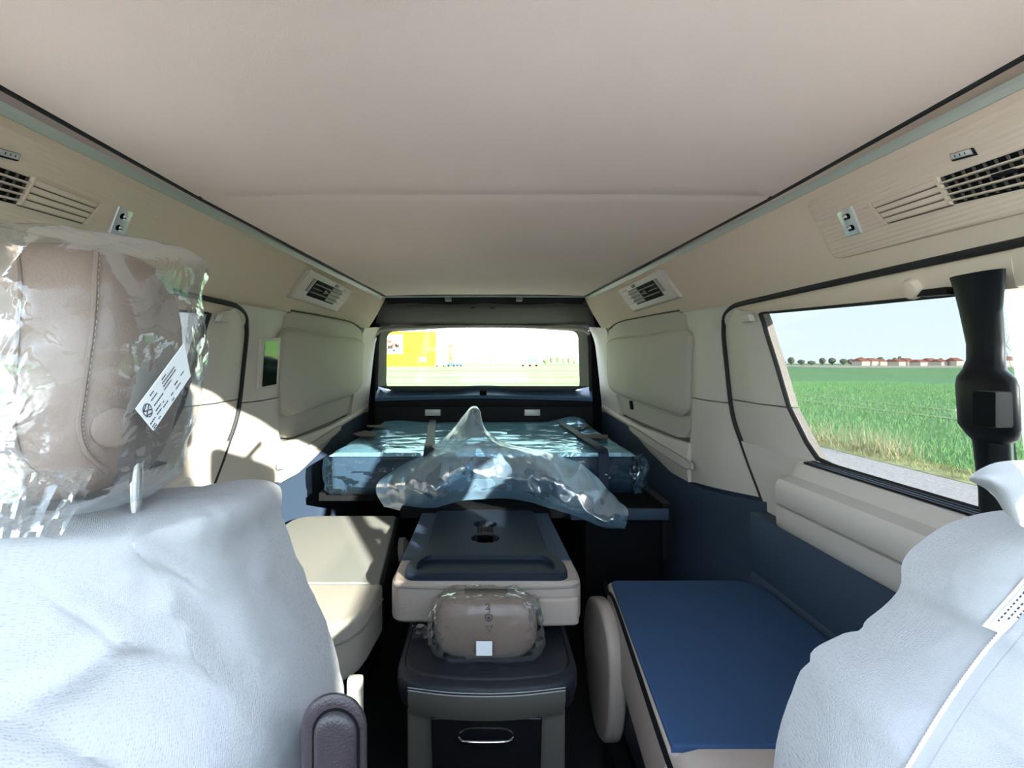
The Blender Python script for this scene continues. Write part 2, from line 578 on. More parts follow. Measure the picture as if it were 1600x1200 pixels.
# two wheel tracks through the crop and the far bare fields
sheet_poly('ground_track', [(12.9, -40), (13.2, -40), (13.6, 120), (13.3, 120)], 0.035, 'tramline', label='nearer pale wheel track through the crop')
sheet_poly('ground_track', [(15.2, -40), (15.5, -40), (15.9, 120), (15.6, 120)], 0.035, 'tramline', label='farther pale wheel track through the crop')
sheet_poly('ground_stubble', [(120, 190), (900, -60), (1100, 60), (150, 420)], 0.06, 'stubble', label='pale stubble field beyond the crop')
sheet_poly('ground_soil', [(-14, 205), (20, 205), (26, 330), (-18, 330)], 0.06, 'red_soil', label='reddish bare soil strip at the far field edge')

# ================================================================== THE SETTING: van shell
o = box('floor', -0.84, 0.84, -0.95, 3.42, -1.10, -1.05, 'carpet'); tag(o, 'dark carpeted cabin floor of the van', None, None, 'structure')

# ceiling: the lining under the lifting roof, with a faint fold across it
rows_i, rows_o = [], []
ys = [0.28, 0.36, 0.5, 0.9, 1.16, 1.215, 1.225, 1.235, 1.29, 1.6, 2.0, 2.5, 3.02]
for Y in ys:
    ri, ro = [], []
    for j in range(25):
        u = j / 24 * 2 - 1
        X = u * (W(Y, 0.372) - 0.018)
        z = 0.372 + 0.006 * (1 - u ** 4) + 0.02 * max(0, 1.22 - Y) + (0.003 if Y == 1.225 else 0)
        ri.append(V(X, Y, z)); ro.append(V(X, Y, z + 0.02))
    rows_i.append(ri); rows_o.append(ro)
o = shell('ceiling', rows_i, rows_o, 'headliner', None, 60); tag(o, 'pale beige fabric ceiling lining of the lifting roof', None, None, 'structure')

roof = box('roof', -0.93, 0.93, 0.28, 3.52, 0.46, 0.49, 'beige'); tag(roof, 'outer roof skin of the van', None, None, 'structure')
for s in (-1, 1):
    box('roof_side', s * 0.86, s * 0.90, 0.25, 3.50, 0.16, 0.46, 'beige', roof)
box('roof_back', -0.9, 0.9, 3.46, 3.50, 0.225, 0.46, 'beige', roof)
for s in (-1, 1):
    box('back_corner', min(s * 0.655, s * 0.86), max(s * 0.655, s * 0.86), 3.405, 3.44, -1.08, 0.30, 'black', roof)
    box('side_skin', s * 0.875, s * 0.895, 1.80, 3.44, -1.08, 0.20, 'beige', roof)
box('back_skin', -0.86, 0.86, 3.402, 3.43, -1.08, -0.176, 'black', roof)
box('roof_front', -0.9, 0.9, 0.25, 0.28, 0.37, 0.46, 'beige', roof)

SEAM = [(1.60, 0.176), (1.68, 0.172), (1.74, 0.150), (1.77, 0.11), (1.78, 0.05), (1.785, -0.05), (1.785, -0.15), (1.765, -0.22), (1.71, -0.308), (1.64, -0.392), (1.607, -0.44), (1.585, -0.52), (1.578, -0.62), (1.575, -1.03)]
def seam_y(z):
    pts = [(p[1], p[0]) for p in reversed(SEAM)]
    return interp(pts, z)
BOUND = [(1.60, -0.412), (1.82, -0.446), (2.0, -0.466), (2.2, -0.474), (2.45, -0.442), (2.63, -0.385), (2.85, -0.33), (3.30, -0.30)]

side_word = {1: 'right', -1: 'left'}
for s in (1, -1):
    wd = side_word[s]
    wall = root('wall_' + wd, V(s * 0.83, 2.3, -1.05), 'beige and dark sky tinted side lining of the van, image ' + wd + ' side', None, None, 'structure')
    # cove above the windows
    panel('upper_lining', s, [(0.28, 0.372), (1.4, 0.372), (3.12, 0.372)], [(0.10, 0.172), (1.85, 0.178), (2.05, 0.192), (2.85, 0.200), (3.12, 0.19)], 40, 8,
          lambda Y, z, u, v: 0.004 * math.sin(v * math.pi), 'lining', wall, 0.015)
    # C pillar
    panel('pillar_trim', s, [(seam_y(z) + 0.004, z) for z in (0.178, 0.12, 0.05, -0.05, -0.131)], [(2.03, 0.188), (2.04, 0.1), (2.06, 0.0), (2.07, -0.06), (2.09, -0.131)], 20, 8,
          lambda Y, z, u, v: 0.012 * math.sin(math.pi * min(1, v * 1.15)) + 0.002, 'beige', wall, 0.02)
    panel('pillar_trim', s, [(seam_y(z) + 0.004, z) for z in (-0.135, -0.2, -0.26, -0.308, -0.36, -0.405)], [(2.09, -0.135), (2.10, -0.2), (2.12, -0.28), (2.14, -0.32), (2.15, -0.40), (2.14, -0.466)], 20, 8,
          lambda Y, z, u, v: 0.014 * math.sin(math.pi * min(1, v * 1.1)) + 0.002, 'beige', wall, 0.02)
    panel('quarter_panel', s, [(2.12, -0.315), (2.3, -0.318), (2.7, -0.312), (3.05, -0.285), (3.32, -0.25)], [(2.13, -0.467), (2.3, -0.463), (2.55, -0.415), (2.85, -0.33), (3.32, -0.295)], 30, 6,
          lambda Y, z, u, v: 0.012 + 0.01 * math.sin(math.pi * v), 'beige', wall, 0.02)
    panel('corner_pillar', s, [(3.04, 0.195), (3.06, 0.1), (3.07, -0.05), (3.05, -0.2), (3.03, -0.29)], [(3.34, 0.22), (3.34, 0.1), (3.34, -0.05), (3.34, -0.2), (3.34, -0.30)], 16, 6,
          lambda Y, z, u, v: 0.004 + 0.01 * v, 'beige', wall, 0.03)
    panel('window_recess', s, [(2.00, 0.20), (2.6, 0.205), (3.10, 0.20)], [(2.04, -0.33), (2.6, -0.33), (3.10, -0.30)], 20, 12, -0.035, 'grey_trim', wall, 0.012)
    # dark lower lining
    panel('lower_lining', s, [(1.595, -0.408), (1.82, -0.444), (2.0, -0.464), (2.2, -0.472), (2.45, -0.440), (2.63, -0.383), (2.85, -0.328), (3.34, -0.290)],
          [(1.58, -1.05), (1.82, -1.05), (2.0, -1.05), (2.2, -1.05), (2.45, -1.05), (2.63, -1.05), (2.85, -1.05), (3.34, -1.05)], 40, 14,
          lambda Y, z, u, v: 0.012 + 0.05 * min(1, v * 1.6) ** 2 + (0.0 if v < 0.40 else 0.012), 'dark', wall, 0.02)
    panel('boundary_backing', s, [(1.585, -0.36), (1.8, -0.40), (2.4, -0.40)], [(1.575, -0.52), (1.8, -0.52), (2.4, -0.52)], 12, 4, -0.014, 'dark', wall, 0.01)
    # front door lining and front pillars (the openings let the light in)
    panel('door_header', s, [(0.10, 0.172), (0.80, 0.172)], [(0.10, 0.112), (0.80, 0.112)], 8, 4, 0.004, 'lining', wall, 0.03)
    panel('front_door_lining', s, [(-0.75, -0.25), (0.80, -0.25)], [(-0.75, -1.05), (0.80, -1.05)], 8, 6, 0.02, 'beige', wall, 0.04)
    if s == 1:  # raised sill added out of view to keep sun off the seats
        panel('added_sun_sill', s, [(-0.78, 0.04), (-0.3, 0.045), (0.20, 0.045), (0.28, -0.02), (0.45, -0.08), (0.72, -0.09)], [(-0.78, -0.25), (-0.3, -0.25), (0.20, -0.25), (0.28, -0.25), (0.45, -0.25), (0.72, -0.25)], 24, 4, 0.0, 'beige', wall, 0.03)
    # windscreen pillar
    prism('windscreen_pillar', [V(s * 0.82, -0.80, -0.30), V(s * 0.85, -0.80, -0.30), V(s * 0.85, -0.77, -0.30), V(s * 0.82, -0.77, -0.30)],
          [V(s * 0.78, 0.25, 0.40), V(s * 0.85, 0.25, 0.40), V(s * 0.85, 0.28, 0.40), V(s * 0.78, 0.28, 0.40)], 'lining', wall)

    # long narrow curtain track below the covered window
    A = [(2.07, -0.385), (2.12, -0.372), (2.4, -0.352), (2.7, -0.322), (2.78, -0.318)]
    B = [(2.07, -0.405), (2.12, -0.412), (2.4, -0.390), (2.7, -0.356), (2.78, -0.34)]
    panel('curtain_track', s, A, B, 24, 3, 0.030, 'beige', wall, 0.012)
    tube('track_seam', [S(s, p[0], p[1], 0.030) for p in linear([(q[0], q[1], 0) for q in A], 20)] +
         [S(s, p[0], p[1], 0.030) for p in reversed(linear([(q[0], q[1], 0) for q in B], 20))], 0.0018, 'grey_trim', wall, 5, closed=True)

    # ---------------- sliding door
    dn = 'door_1' if s == 1 else 'door_2'
    door = root(dn, V(s * 0.83, 1.3, -1.05), 'sliding door with beige frame and dark lower lining on the image ' + wd, None, None, 'structure')
    panel('door_header', s, [(0.80, 0.173), (1.2, 0.175), (1.60, 0.174), (1.68, 0.170)], [(0.80, 0.110), (1.1, 0.122), (1.45, 0.137), (1.545, 0.142)], 24, 5, lambda Y, z, u, v: 0.006 * math.sin(v * 3.14), 'lining', door, 0.03)
    # coat hook stub on the header
    q = S(s, 0.985, 0.135, 0.004)
    lathe('hook_stub', q, (-s, 0, -0.3), [(0.020, 0.0), (0.020, 0.006), (0.016, 0.012), (0.002, 0.014)], 'lining', door, 16)
    panel('rear_frame', s, [(1.545, 0.142), (1.53, 0.08), (1.50, -0.01), (1.465, -0.118)], [(1.68, 0.170), (1.74, 0.150), (1.77, 0.11), (1.78, 0.05), (1.785, -0.05), (1.785, -0.118)], 20, 7,
          lambda Y, z, u, v: 0.010 * math.sin(math.pi * v) + (0.008 if 0.18 < v < 0.55 else 0.0), 'beige', door, 0.03)
    # roller blind housing at the top of the rear frame
    qa = [S(s, y, z, 0.012) for y, z in ((1.55, 0.140), (1.60, 0.140), (1.60, 0.118), (1.545, 0.118))]
    qb = [S(s, y, z, 0.030) for y, z in ((1.55, 0.140), (1.60, 0.140), (1.60, 0.118), (1.545, 0.118))]
    prism('blind_end', qa, qb, 'beige', door, 0.004, 2)
    panel('rear_frame', s, [(1.463, -0.122), (1.43, -0.165), (1.40, -0.205), (1.36, -0.25)], [(1.785, -0.122), (1.785, -0.15), (1.765, -0.22), (1.745, -0.25)], 14, 7,
          lambda Y, z, u, v: 0.010 * math.sin(math.pi * v), 'beige', door, 0.03)
    panel('seam_backing', s, [(1.495, -0.110), (1.785, -0.110)], [(1.485, -0.135), (1.785, -0.135)], 6, 3, -0.012, 'beige_dark', door, 0.01)
    panel('seam_backing', s, [(1.785, -0.120), (2.10, -0.120)], [(1.785, -0.150), (2.10, -0.150)], 6, 3, -0.012, 'beige_dark', door, 0.01)
    # lower beige panel with ledge and arm pad
    prof = [(-0.250, 0.0), (-0.2505, 0.044), (-0.254, 0.048), (-0.284, 0.055), (-0.290, 0.066), (-0.294, 0.084), (-0.305, 0.090), (-0.335, 0.088), (-0.355, 0.082), (-0.362, 0.078), (-0.3635, 0.066), (-0.3665, 0.066), (-0.368, 0.078), (-0.40, 0.072), (-0.425, 0.066), (-0.436, 0.055)]
    rin, rout = [], []
    for z, dp in prof:
        ye = 1.395 + (-0.25 - z) * 0.40
        y1 = seam_y(z) - 0.004
        cols = [0.87, 0.93, 1.0, 1.15, 1.25, 1.32, ye - 0.03, ye - 0.02, ye - 0.01, ye, ye + 0.03, y1 - 0.05, y1]
        fade = [1] * 6 + [1, 0.9, 0.45, 0.12, 0.1, 0.1, 0.05]
        base = 0.008
        rin.append([S(s, y, z, max(base, dp * f)) for y, f in zip(cols, fade)])
        rout.append([S(s, y, z, -0.02) for y, f in zip(cols, fade)])
    shell('arm_panel', rin, rout, 'beige', door, 35)
    # dark lower lining of the door
    zr = [-0.437, -0.46, -0.52, -0.58, -0.60, -0.62, -0.70, -0.85, -1.03]
    dd = [0.055, 0.060, 0.066, 0.066, 0.062, 0.075, 0.080, 0.08, 0.07]
    shell('lower_lining', [[S(s, y, z, d) for y in linear([(0.87, 0, 0), (seam_y(z) - 0.012, 0, 0)], 12) for y in [y.x]] for z, d in zip(zr, dd)],
          [[S(s, y, z, -0.01) for y in linear([(0.87, 0, 0), (seam_y(z) - 0.012, 0, 0)], 12) for y in [y.x]] for z, d in zip(zr, dd)], 'dark', door, 40)
    # three dark blind slots on the ledge
    for k in range(3):
        d0 = 0.004 + 0.014 * k
        prism('ledge_slot', [S(s, 0.86, -0.2495, d0), S(s, 0.86, -0.2495, d0 + 0.008), S(s, 1.365 - 0.008 * k, -0.2495, d0 + 0.008), S(s, 1.365 - 0.008 * k, -0.2495, d0)],
              [S(s, 0.86, -0.2455, d0), S(s, 0.86, -0.2455, d0 + 0.008), S(s, 1.365 - 0.008 * k, -0.2455, d0 + 0.008), S(s, 1.365 - 0.008 * k, -0.2455, d0)], 'black_plastic' if k % 2 == 0 else 'dark', door)
    # seal round the door and gasket round the glass
    sp = [(0.35, 0.172), (0.6, 0.173), (0.80, 0.174), (1.0, 0.175), (1.3, 0.176), (1.5, 0.176)] + SEAM[:-1] + [(1.577, -0.8), (1.575, -1.03)]
    tube('rubber_seal', [S(s, p[0], p[1], 0.004) for p in catmull([(q[0], q[1], 0) for q in sp], 70)], 0.0075, 'rubber', door, 8)
    gl = [(0.88, 0.115), (1.1, 0.123), (1.45, 0.138), (1.545, 0.143), (1.53, 0.08), (1.50, -0.01), (1.465, -0.12), (1.40, -0.208), (1.362, -0.240), (1.30, -0.247), (1.0, -0.248), (0.88, -0.248)]
    gp = linear([(q[0], q[1], 0) for q in gl], 60)
    tube('glass_gasket', [S(s, p.x, p.y, -0.004) for p in gp], 0.006, 'rubber', door, 6)
    # pane
    wname = 'window_1' if s == 1 else 'window_2'
    rows = []
    for t in range(7):
        z = 0.15 - 0.41 * t / 6
        yr = interp([(-0.25, 1.37), (-0.205, 1.41), (-0.12, 1.475), (-0.01, 1.51), (0.08, 1.54), (0.15, 1.56)], z)
        rows.append([S(s, 0.84 + (yr - 0.84) * k / 8, z, -0.012) for k in range(9)])
    o = shell(wname, rows, [[p + Vector((s * 0.004, 0, 0)) for p in r] for r in rows], 'privacy_glass', None, 60)
    tag(o, 'dark tinted pane of the sliding door on the image ' + wd, None, None, 'structure')
    # front door pane
    rows = []
    for t in range(5):
        z = 0.12 - 0.38 * t / 4
        rows.append([S(s, -0.70 + 0.62 * t * 0 + (0.82 + 0.70) * k / 8, z, -0.012) for k in range(9)])
    o = shell('window_3' if s == 1 else 'window_4', rows, [[p + Vector((s * 0.004, 0, 0)) for p in r] for r in rows], 'clear_glass', None, 60)
    tag(o, 'clear pane of the front door on the image ' + wd, None, None, 'structure')

    # B pillar with belt height adjuster
    pil = root('pillar_' + wd, V(s * 0.8, 0.85, -1.05), 'black door pillar with belt adjuster bulge, image ' + wd + ' side', None, None, 'structure')
    spec = [(0.135, 0.728, 0.770, 0.905), (0.115, 0.735, 0.778, 0.905), (0.08, 0.742, 0.790, 0.903), (0.03, 0.750, 0.795, 0.900), (0.005, 0.750, 0.795, 0.900), (-0.010, 0.742, 0.785, 0.898), (-0.022, 0.733, 0.760, 0.898),
            (-0.035, 0.730, 0.752, 0.897), (-0.095, 0.732, 0.752, 0.895), (-0.110, 0.742, 0.765, 0.893), (-0.120, 0.752, 0.790, 0.892), (-0.20, 0.76, 0.795, 0.890), (-0.35, 0.765, 0.80, 0.89), (-0.6, 0.765, 0.80, 0.89), (-1.04, 0.765, 0.80, 0.89)]
    rr = []
    for z, xi, yf, yr in spec:
        xo = W(0.85, z) + 0.03
        c2 = round_poly([(xo, 0.868), (xi + 0.012, yf), (xi, yf + 0.028), (xi + 0.002, yr - 0.05), (xi + 0.025, yr - 0.022), (xo, yr)], [0, 0.015, 0.015, 0.02, 0.02, 0], 4)
        rr.append([V(s * p.x, p.y, z) for p in c2])
    grid('pillar_cover', rr, 'black_plastic', pil, 50, closed=True)
    box('belt_adjuster', min(s * 0.715, s * 0.745), max(s * 0.715, s * 0.745), 0.762, 0.800, -0.092, -0.040, 'black', pil, 0.005, 2)
    prism('belt_guide', [S(s, 0.89, 0.112, 0.0), S(s, 0.96, 0.116, 0.0), S(s, 0.95, 0.128, 0.0), S(s, 0.90, 0.126, 0.0)], [S(s, 0.89, 0.112, 0.03), S(s, 0.96, 0.116, 0.025), S(s, 0.95, 0.128, 0.02), S(s, 0.90, 0.126, 0.02)], 'black_plastic', pil, 0.003)

    # rail along the lifting roof
    tr = root('trim_1' if s == 1 else 'trim_2', V(s * 0.65, 1.5, 0.36), 'pale grey green edge rail along the ceiling on the image ' + wd, None, None, 'structure')
    yy = [0.28 + 2.75 * i / 20 for i in range(21)]
    shell('rail_profile', [[S(s, y, 0.368, -0.002) + Vector((-s * 0.013, 0, 0)) for y in yy], [S(s, y, 0.364, 0.006) for y in yy], [S(s, y, 0.355, 0.005) for y in yy]],
          [[S(s, y, 0.372, -0.01) for y in yy], [S(s, y, 0.366, -0.008) for y in yy], [S(s, y, 0.358, -0.006) for y in yy]], 'rail', tr, 30)
    tube('gap_seal', [V(s * (W(y, 0.372) - 0.020), y, 0.373 + 0.02 * max(0, 1.22 - y)) for y in yy], 0.0055, 'rubber', tr, 6)

# ---------------- windscreen side (behind the camera)
front = root('wall_front', V(0, -0.6, -1.05), 'dashboard and bulkhead ahead of the front seats', None, None, 'structure')
box('dashboard', -0.78, 0.78, -0.85, -0.25, -0.62, -0.32, 'dash_bounce', front, 0.05, 3)  # made deep and pale to bounce light onto the ceiling
box('bulkhead', -0.84, 0.84, -0.95, -0.85, -1.05, -0.28, 'dark', front)
o = prism('window_5', [V(-0.80, -0.86, -0.28), V(0.80, -0.86, -0.28), V(0.76, 0.26, 0.40), V(-0.76, 0.26, 0.40)],
          [V(-0.80, -0.865, -0.275), V(0.80, -0.865, -0.275), V(0.76, 0.255, 0.405), V(-0.76, 0.255, 0.405)], 'clear_glass'); tag(o, 'windscreen ahead of the front seats', None, None, 'structure')

# ---------------- rear header, dark slot and tailgate
rh = root('wall_back', V(0, 3.3, -1.05), 'rear lining over the tailgate with a dark slot under the roof edge', None, None, 'structure')
hr = []
for t in range(7):
    v = t / 6
    Y = 3.12 + 0.24 * v
    z = 0.345 - 0.135 * v - 0.012 * math.sin(math.pi * v)
    hw = 0.60 + 0.085 * v
    hr.append([V(u * hw, Y, z + (0.012 * (1 - u * u) if v > 0.9 else 0) - (0.02 * (abs(u) ** 6) if v > 0.9 else 0)) for u in [k / 10 - 1 for k in range(21)]])
shell('rear_header', hr, [[p + Vector((0, 0.0, 0.015)) for p in r] for r in hr], 'beige_dark', rh, 60)
box('slot_back', -0.60, 0.60, 3.14, 3.16, 0.34, 0.45, 'black', rh)
box('slot_top', -0.60, 0.60, 3.0, 3.16, 0.43, 0.45, 'black', rh)
# sagging black cloth visible in the slot
cl = []
for t in range(4):
    cl.append([V(u * 0.56, 3.05 + 0.02 * t, 0.372 - 0.010 * t - 0.008 * abs(math.sin(u * 4.2)) * (t / 3)) for u in [k / 16 - 1 for k in range(33)]])
shell('slot_cloth', cl, [[p + Vector((0, 0.004, 0.004)) for p in r] for r in cl], 'black', rh, 60)
tube('slot_bar', [V(-0.575, 3.03, 0.369), V(0, 3.03, 0.372), V(0.575, 3.03, 0.369)], 0.006, 'satin', rh, 6)
for x0 in (699, 810):
    c = at(x0, 467, 3.06)
    box('slot_bracket', c.x - 0.012, c.x + 0.022, 3.03, 3.10, c.z - EYE - 0.012, c.z - EYE + 0.014, 'grey_trim', rh, 0.003)
for k, x0 in enumerate((739, 769)):
    c = at(x0, 481, 3.15)
    tube('header_clip', [c + Vector((-0.012, -0.004, -0.002)), c + Vector((0.012, -0.004, 0.0))], 0.003, 'black', rh, 6)

gate = root('door_3', V(0, 3.36, -1.0), 'tailgate with rear window, sky tinted dark ledge and near black lower panel', None, None, 'structure')
YG = 3.38
def gpt(x, y, Y=YG):
    return at(x, y, Y)
N = 15
glass_px = round_poly([(603.5, 611), (605, 519), (758, 509), (903, 518), (906, 611)], [16, 12, 60, 12, 16], N)
outer_px = round_poly([(588, 603), (593, 511), (758, 501), (918, 511), (924, 603)], [1, 8, 60, 8, 1], N)
rows = [[gpt(p.x, p.y, 3.325) for p in outer_px], [gpt(p.x, p.y, 3.335) for p in round_poly([(592, 605), (596, 513), (758, 504), (914, 513), (920, 605)], [3, 8, 60, 8, 3], N)],
        [gpt(p.x, p.y, 3.375) for p in glass_px], [gpt(p.x, p.y, 3.40) for p in glass_px]]
grid('window_surround', rows, 'grey_trim', gate, 35, closed=True)
# light strip arching over the window, and uprights beside it
arch = [(588, 522), (600, 515), (650, 511.5), (758, 509.5), (860, 511.5), (908, 515), (921, 522)]
tube('arch_trim', [at(p.x, p.y, 3.315) for p in catmull([(a, b, 0) for a, b in arch], 30)], 0.010, 'beige', gate, 8)
for sgn, x0 in ((-1, 589), (1, 922)):
    tube('gate_seal', [at(x0 - sgn * 3, 518, 3.33), at(x0 - sgn * 1, 540, 3.33), at(x0, 580, 3.33), at(x0 + sgn * 1, 615, 3.33), at(x0 + sgn * 2, 660, 3.33)], 0.010, 'rubber', gate, 8)
grille_px = [(603, 606), (690, 612)]
# ledge below the glass
led = [(588, 601), (606, 612), (640, 613), (700, 612.5), (716, 611), (728, 606), (742, 604.5), (758, 604.3), (772, 604.5), (786, 606), (797, 611), (812, 612.5), (870, 612.5), (903, 612), (924, 601)]
led_f = [(586, 622), (606, 621), (640, 620), (700, 618.5), (716, 618), (728, 617.8), (742, 617.5), (758, 617.5), (772, 617.5), (786, 617.8), (797, 618), (812, 618.5), (870, 620), (903, 621), (926, 622)]
r0 = [at(a, b - 2.5, 3.395) for a, b in led]
r1 = [at(a, b + 0.4, 3.36) for a, b in led]
r2 = [at(a, b, 3.27) for a, b in led_f]
r3 = [p + Vector((0, 0.004, -0.02)) for p in r2]
grid('gate_ledge', [r0, r1, r2, r3], 'gate_ledge', gate, 40)
zf = r2[7].z - EYE
shell('gate_panel', [[V(x, 3.285, zf - 0.012) for x in (-0.66, -0.3, 0.3, 0.65)], [V(x, 3.292, zf - 0.065) for x in (-0.66, -0.3, 0.3, 0.65)], [V(x, 3.288, zf - 0.070) for x in (-0.66, -0.3, 0.3, 0.65)], [V(x, 3.31, -0.95) for x in (-0.66, -0.3, 0.3, 0.65)]],
      [[V(x, 3.32, zf - 0.012) for x in (-0.66, -0.3, 0.3, 0.65)], [V(x, 3.32, zf - 0.065) for x in (-0.66, -0.3, 0.3, 0.65)], [V(x, 3.32, zf - 0.070) for x in (-0.66, -0.3, 0.3, 0.65)], [V(x, 3.33, -0.95) for x in (-0.66, -0.3, 0.3, 0.65)]], 'black_plastic', gate, 40)
c = at(755, 614, 3.27)
box('latch', c.x - 0.020, c.x + 0.020, 3.255, 3.30, c.z - EYE - 0.014, c.z - EYE + 0.016, 'black', gate, 0.004)
for x0 in (676.5, 831.5):
    c = at(x0, 644.5, 3.285)
    box('gate_lamp', c.x - 0.047, c.x + 0.047, 3.272, 3.292, c.z - EYE - 0.019, c.z - EYE + 0.019, 'lens', gate, 0.004)
# wiper seen through the glass
prism('wiper', [at(656, 611.5, 3.44), at(735, 611.5, 3.44), at(735, 608, 3.44), at(700, 608.5, 3.44), at(656, 609.8, 3.44)], [at(656, 611.5, 3.46), at(735, 611.5, 3.46), at(735, 608, 3.46), at(700, 608.5, 3.46), at(656, 609.8, 3.46)], 'black', gate)
o = prism('window_6', [gpt(p.x, p.y, 3.395) for p in glass_px], [gpt(p.x, p.y, 3.399) for p in glass_px], 'rear_glass', None, 0, smooth=0)
tag(o, 'rear window pane with rounded corners', None, None, 'structure')
# heater wires of the rear window
for k in range(9):
    y = 522 + k * 9.6
    tube('heater_wire', [at(606, y, 3.390), at(904, y, 3.390)], 0.0006, 'grey_trim', o, 4)

# unseen bonnet added ahead of the windscreen to bounce light upward
mat('white_paint', (0.80, 0.80, 0.79, 1), 0.3)
o = prism('bonnet', [V(-0.85, -2.0, -0.62), V(0.85, -2.0, -0.62), V(0.85, -0.9, -0.40), V(-0.85, -0.9, -0.40)], [V(-0.85, -2.0, -0.55), V(0.85, -2.0, -0.55), V(0.85, -0.9, -0.31), V(-0.85, -0.9, -0.31)], 'white_paint', None, 0.02)
tag(o, 'unseen white bonnet added ahead of the windscreen to bounce light', None, None, 'structure')

# unseen mirror added at the windscreen header to shade the left pillar
im = root('added_mirror', V(0.27, 0.04, 0.17), 'unseen dark mirror added at the windscreen header to block sun', 'mirror')
prism('added_mirror_body', [V(p.x, 0.03, p.y) for p in round_poly([(0.13, 0.17), (0.42, 0.17), (0.42, 0.30), (0.13, 0.30)], 0.03, 4)], [V(p.x, 0.06, p.y) for p in round_poly([(0.13, 0.17), (0.42, 0.17), (0.42, 0.30), (0.13, 0.30)], 0.03, 4)], 'black_plastic', im, 0.006)
tube('added_mirror_stem', [V(0.27, 0.045, 0.295), V(0.27, 0.16, 0.33)], 0.012, 'black_plastic', im, 8)

vz = root('added_visor', V(-0.36, 0.26, 0.27), 'unseen beige visor added at the windscreen header to block sun', 'sun visor')  # unseen flap added to keep sun off the left headrest
_vo = round_poly([(-0.66, 0.19), (-0.06, 0.19), (-0.06, 0.36), (-0.66, 0.36)], 0.03, 4)
prism('added_visor_flap', [V(p.x, 0.245, p.y) for p in _vo], [V(p.x, 0.265, p.y) for p in _vo], 'lining', vz, 0.004)
tube('added_visor_rod', [V(-0.64, 0.255, 0.366), V(-0.08, 0.255, 0.366)], 0.006, 'lining', vz, 8)

# ================================================================== FIXTURES ON THE LINING
def wall_at(x, y, d=0.0):
    """(Y, z) where the sight line of pixel x, y meets the right hand lining"""
    lo, hi = 0.3, 4.0
    for _ in range(50):
        Y = (lo + hi) / 2
        if (x - VX) / FPX * Y < W(Y, (VY - y) / FPX * Y) - d: lo = Y
        else: hi = Y
    return (lo, (VY - y) / FPX * lo)

def plate(name, s, pts, d0, d1, material, parent, bevel=0.0, seg=2):
    """flat piece on the lining with outline pts (Y, z) between inward offsets d0 and d1"""
    return prism(name, [S(s, p[0], p[1], d0) for p in pts], [S(s, p[0], p[1], d1) for p in pts], material, parent, bevel, seg, only_top=True)

def quad_in(q, u0, u1, v0, v1):
    """sub rectangle of quad q = (p00, p10, p11, p01) in (Y, z)"""
    def f(u, v):
        a = Vector(q[0]).lerp(Vector(q[1]), u); b = Vector(q[3]).lerp(Vector(q[2]), u)
        return a.lerp(b, v)
    return [f(u0, v0), f(u1, v0), f(u1, v1), f(u0, v1)]

m = mat('console_ribbed', (0.62, 0.505, 0.41, 1), 0.6)
_n, _l = m.node_tree.nodes, m.node_tree.links
_tc = _n.new('ShaderNodeTexCoord'); _wv = _n.new('ShaderNodeTexWave'); _wv.bands_direction = 'Z'; _wv.inputs['Scale'].default_value = 42
_bp = _n.new('ShaderNodeBump'); _bp.inputs['Strength'].default_value = 0.25; _bp.inputs['Distance'].default_value = 0.002
_l.new(_tc.outputs['Object'], _wv.inputs['Vector']); _l.new(_wv.outputs['Fac'], _bp.inputs['Height']); _l.new(_bp.outputs[0], _n['Principled BSDF'].inputs['Normal'])

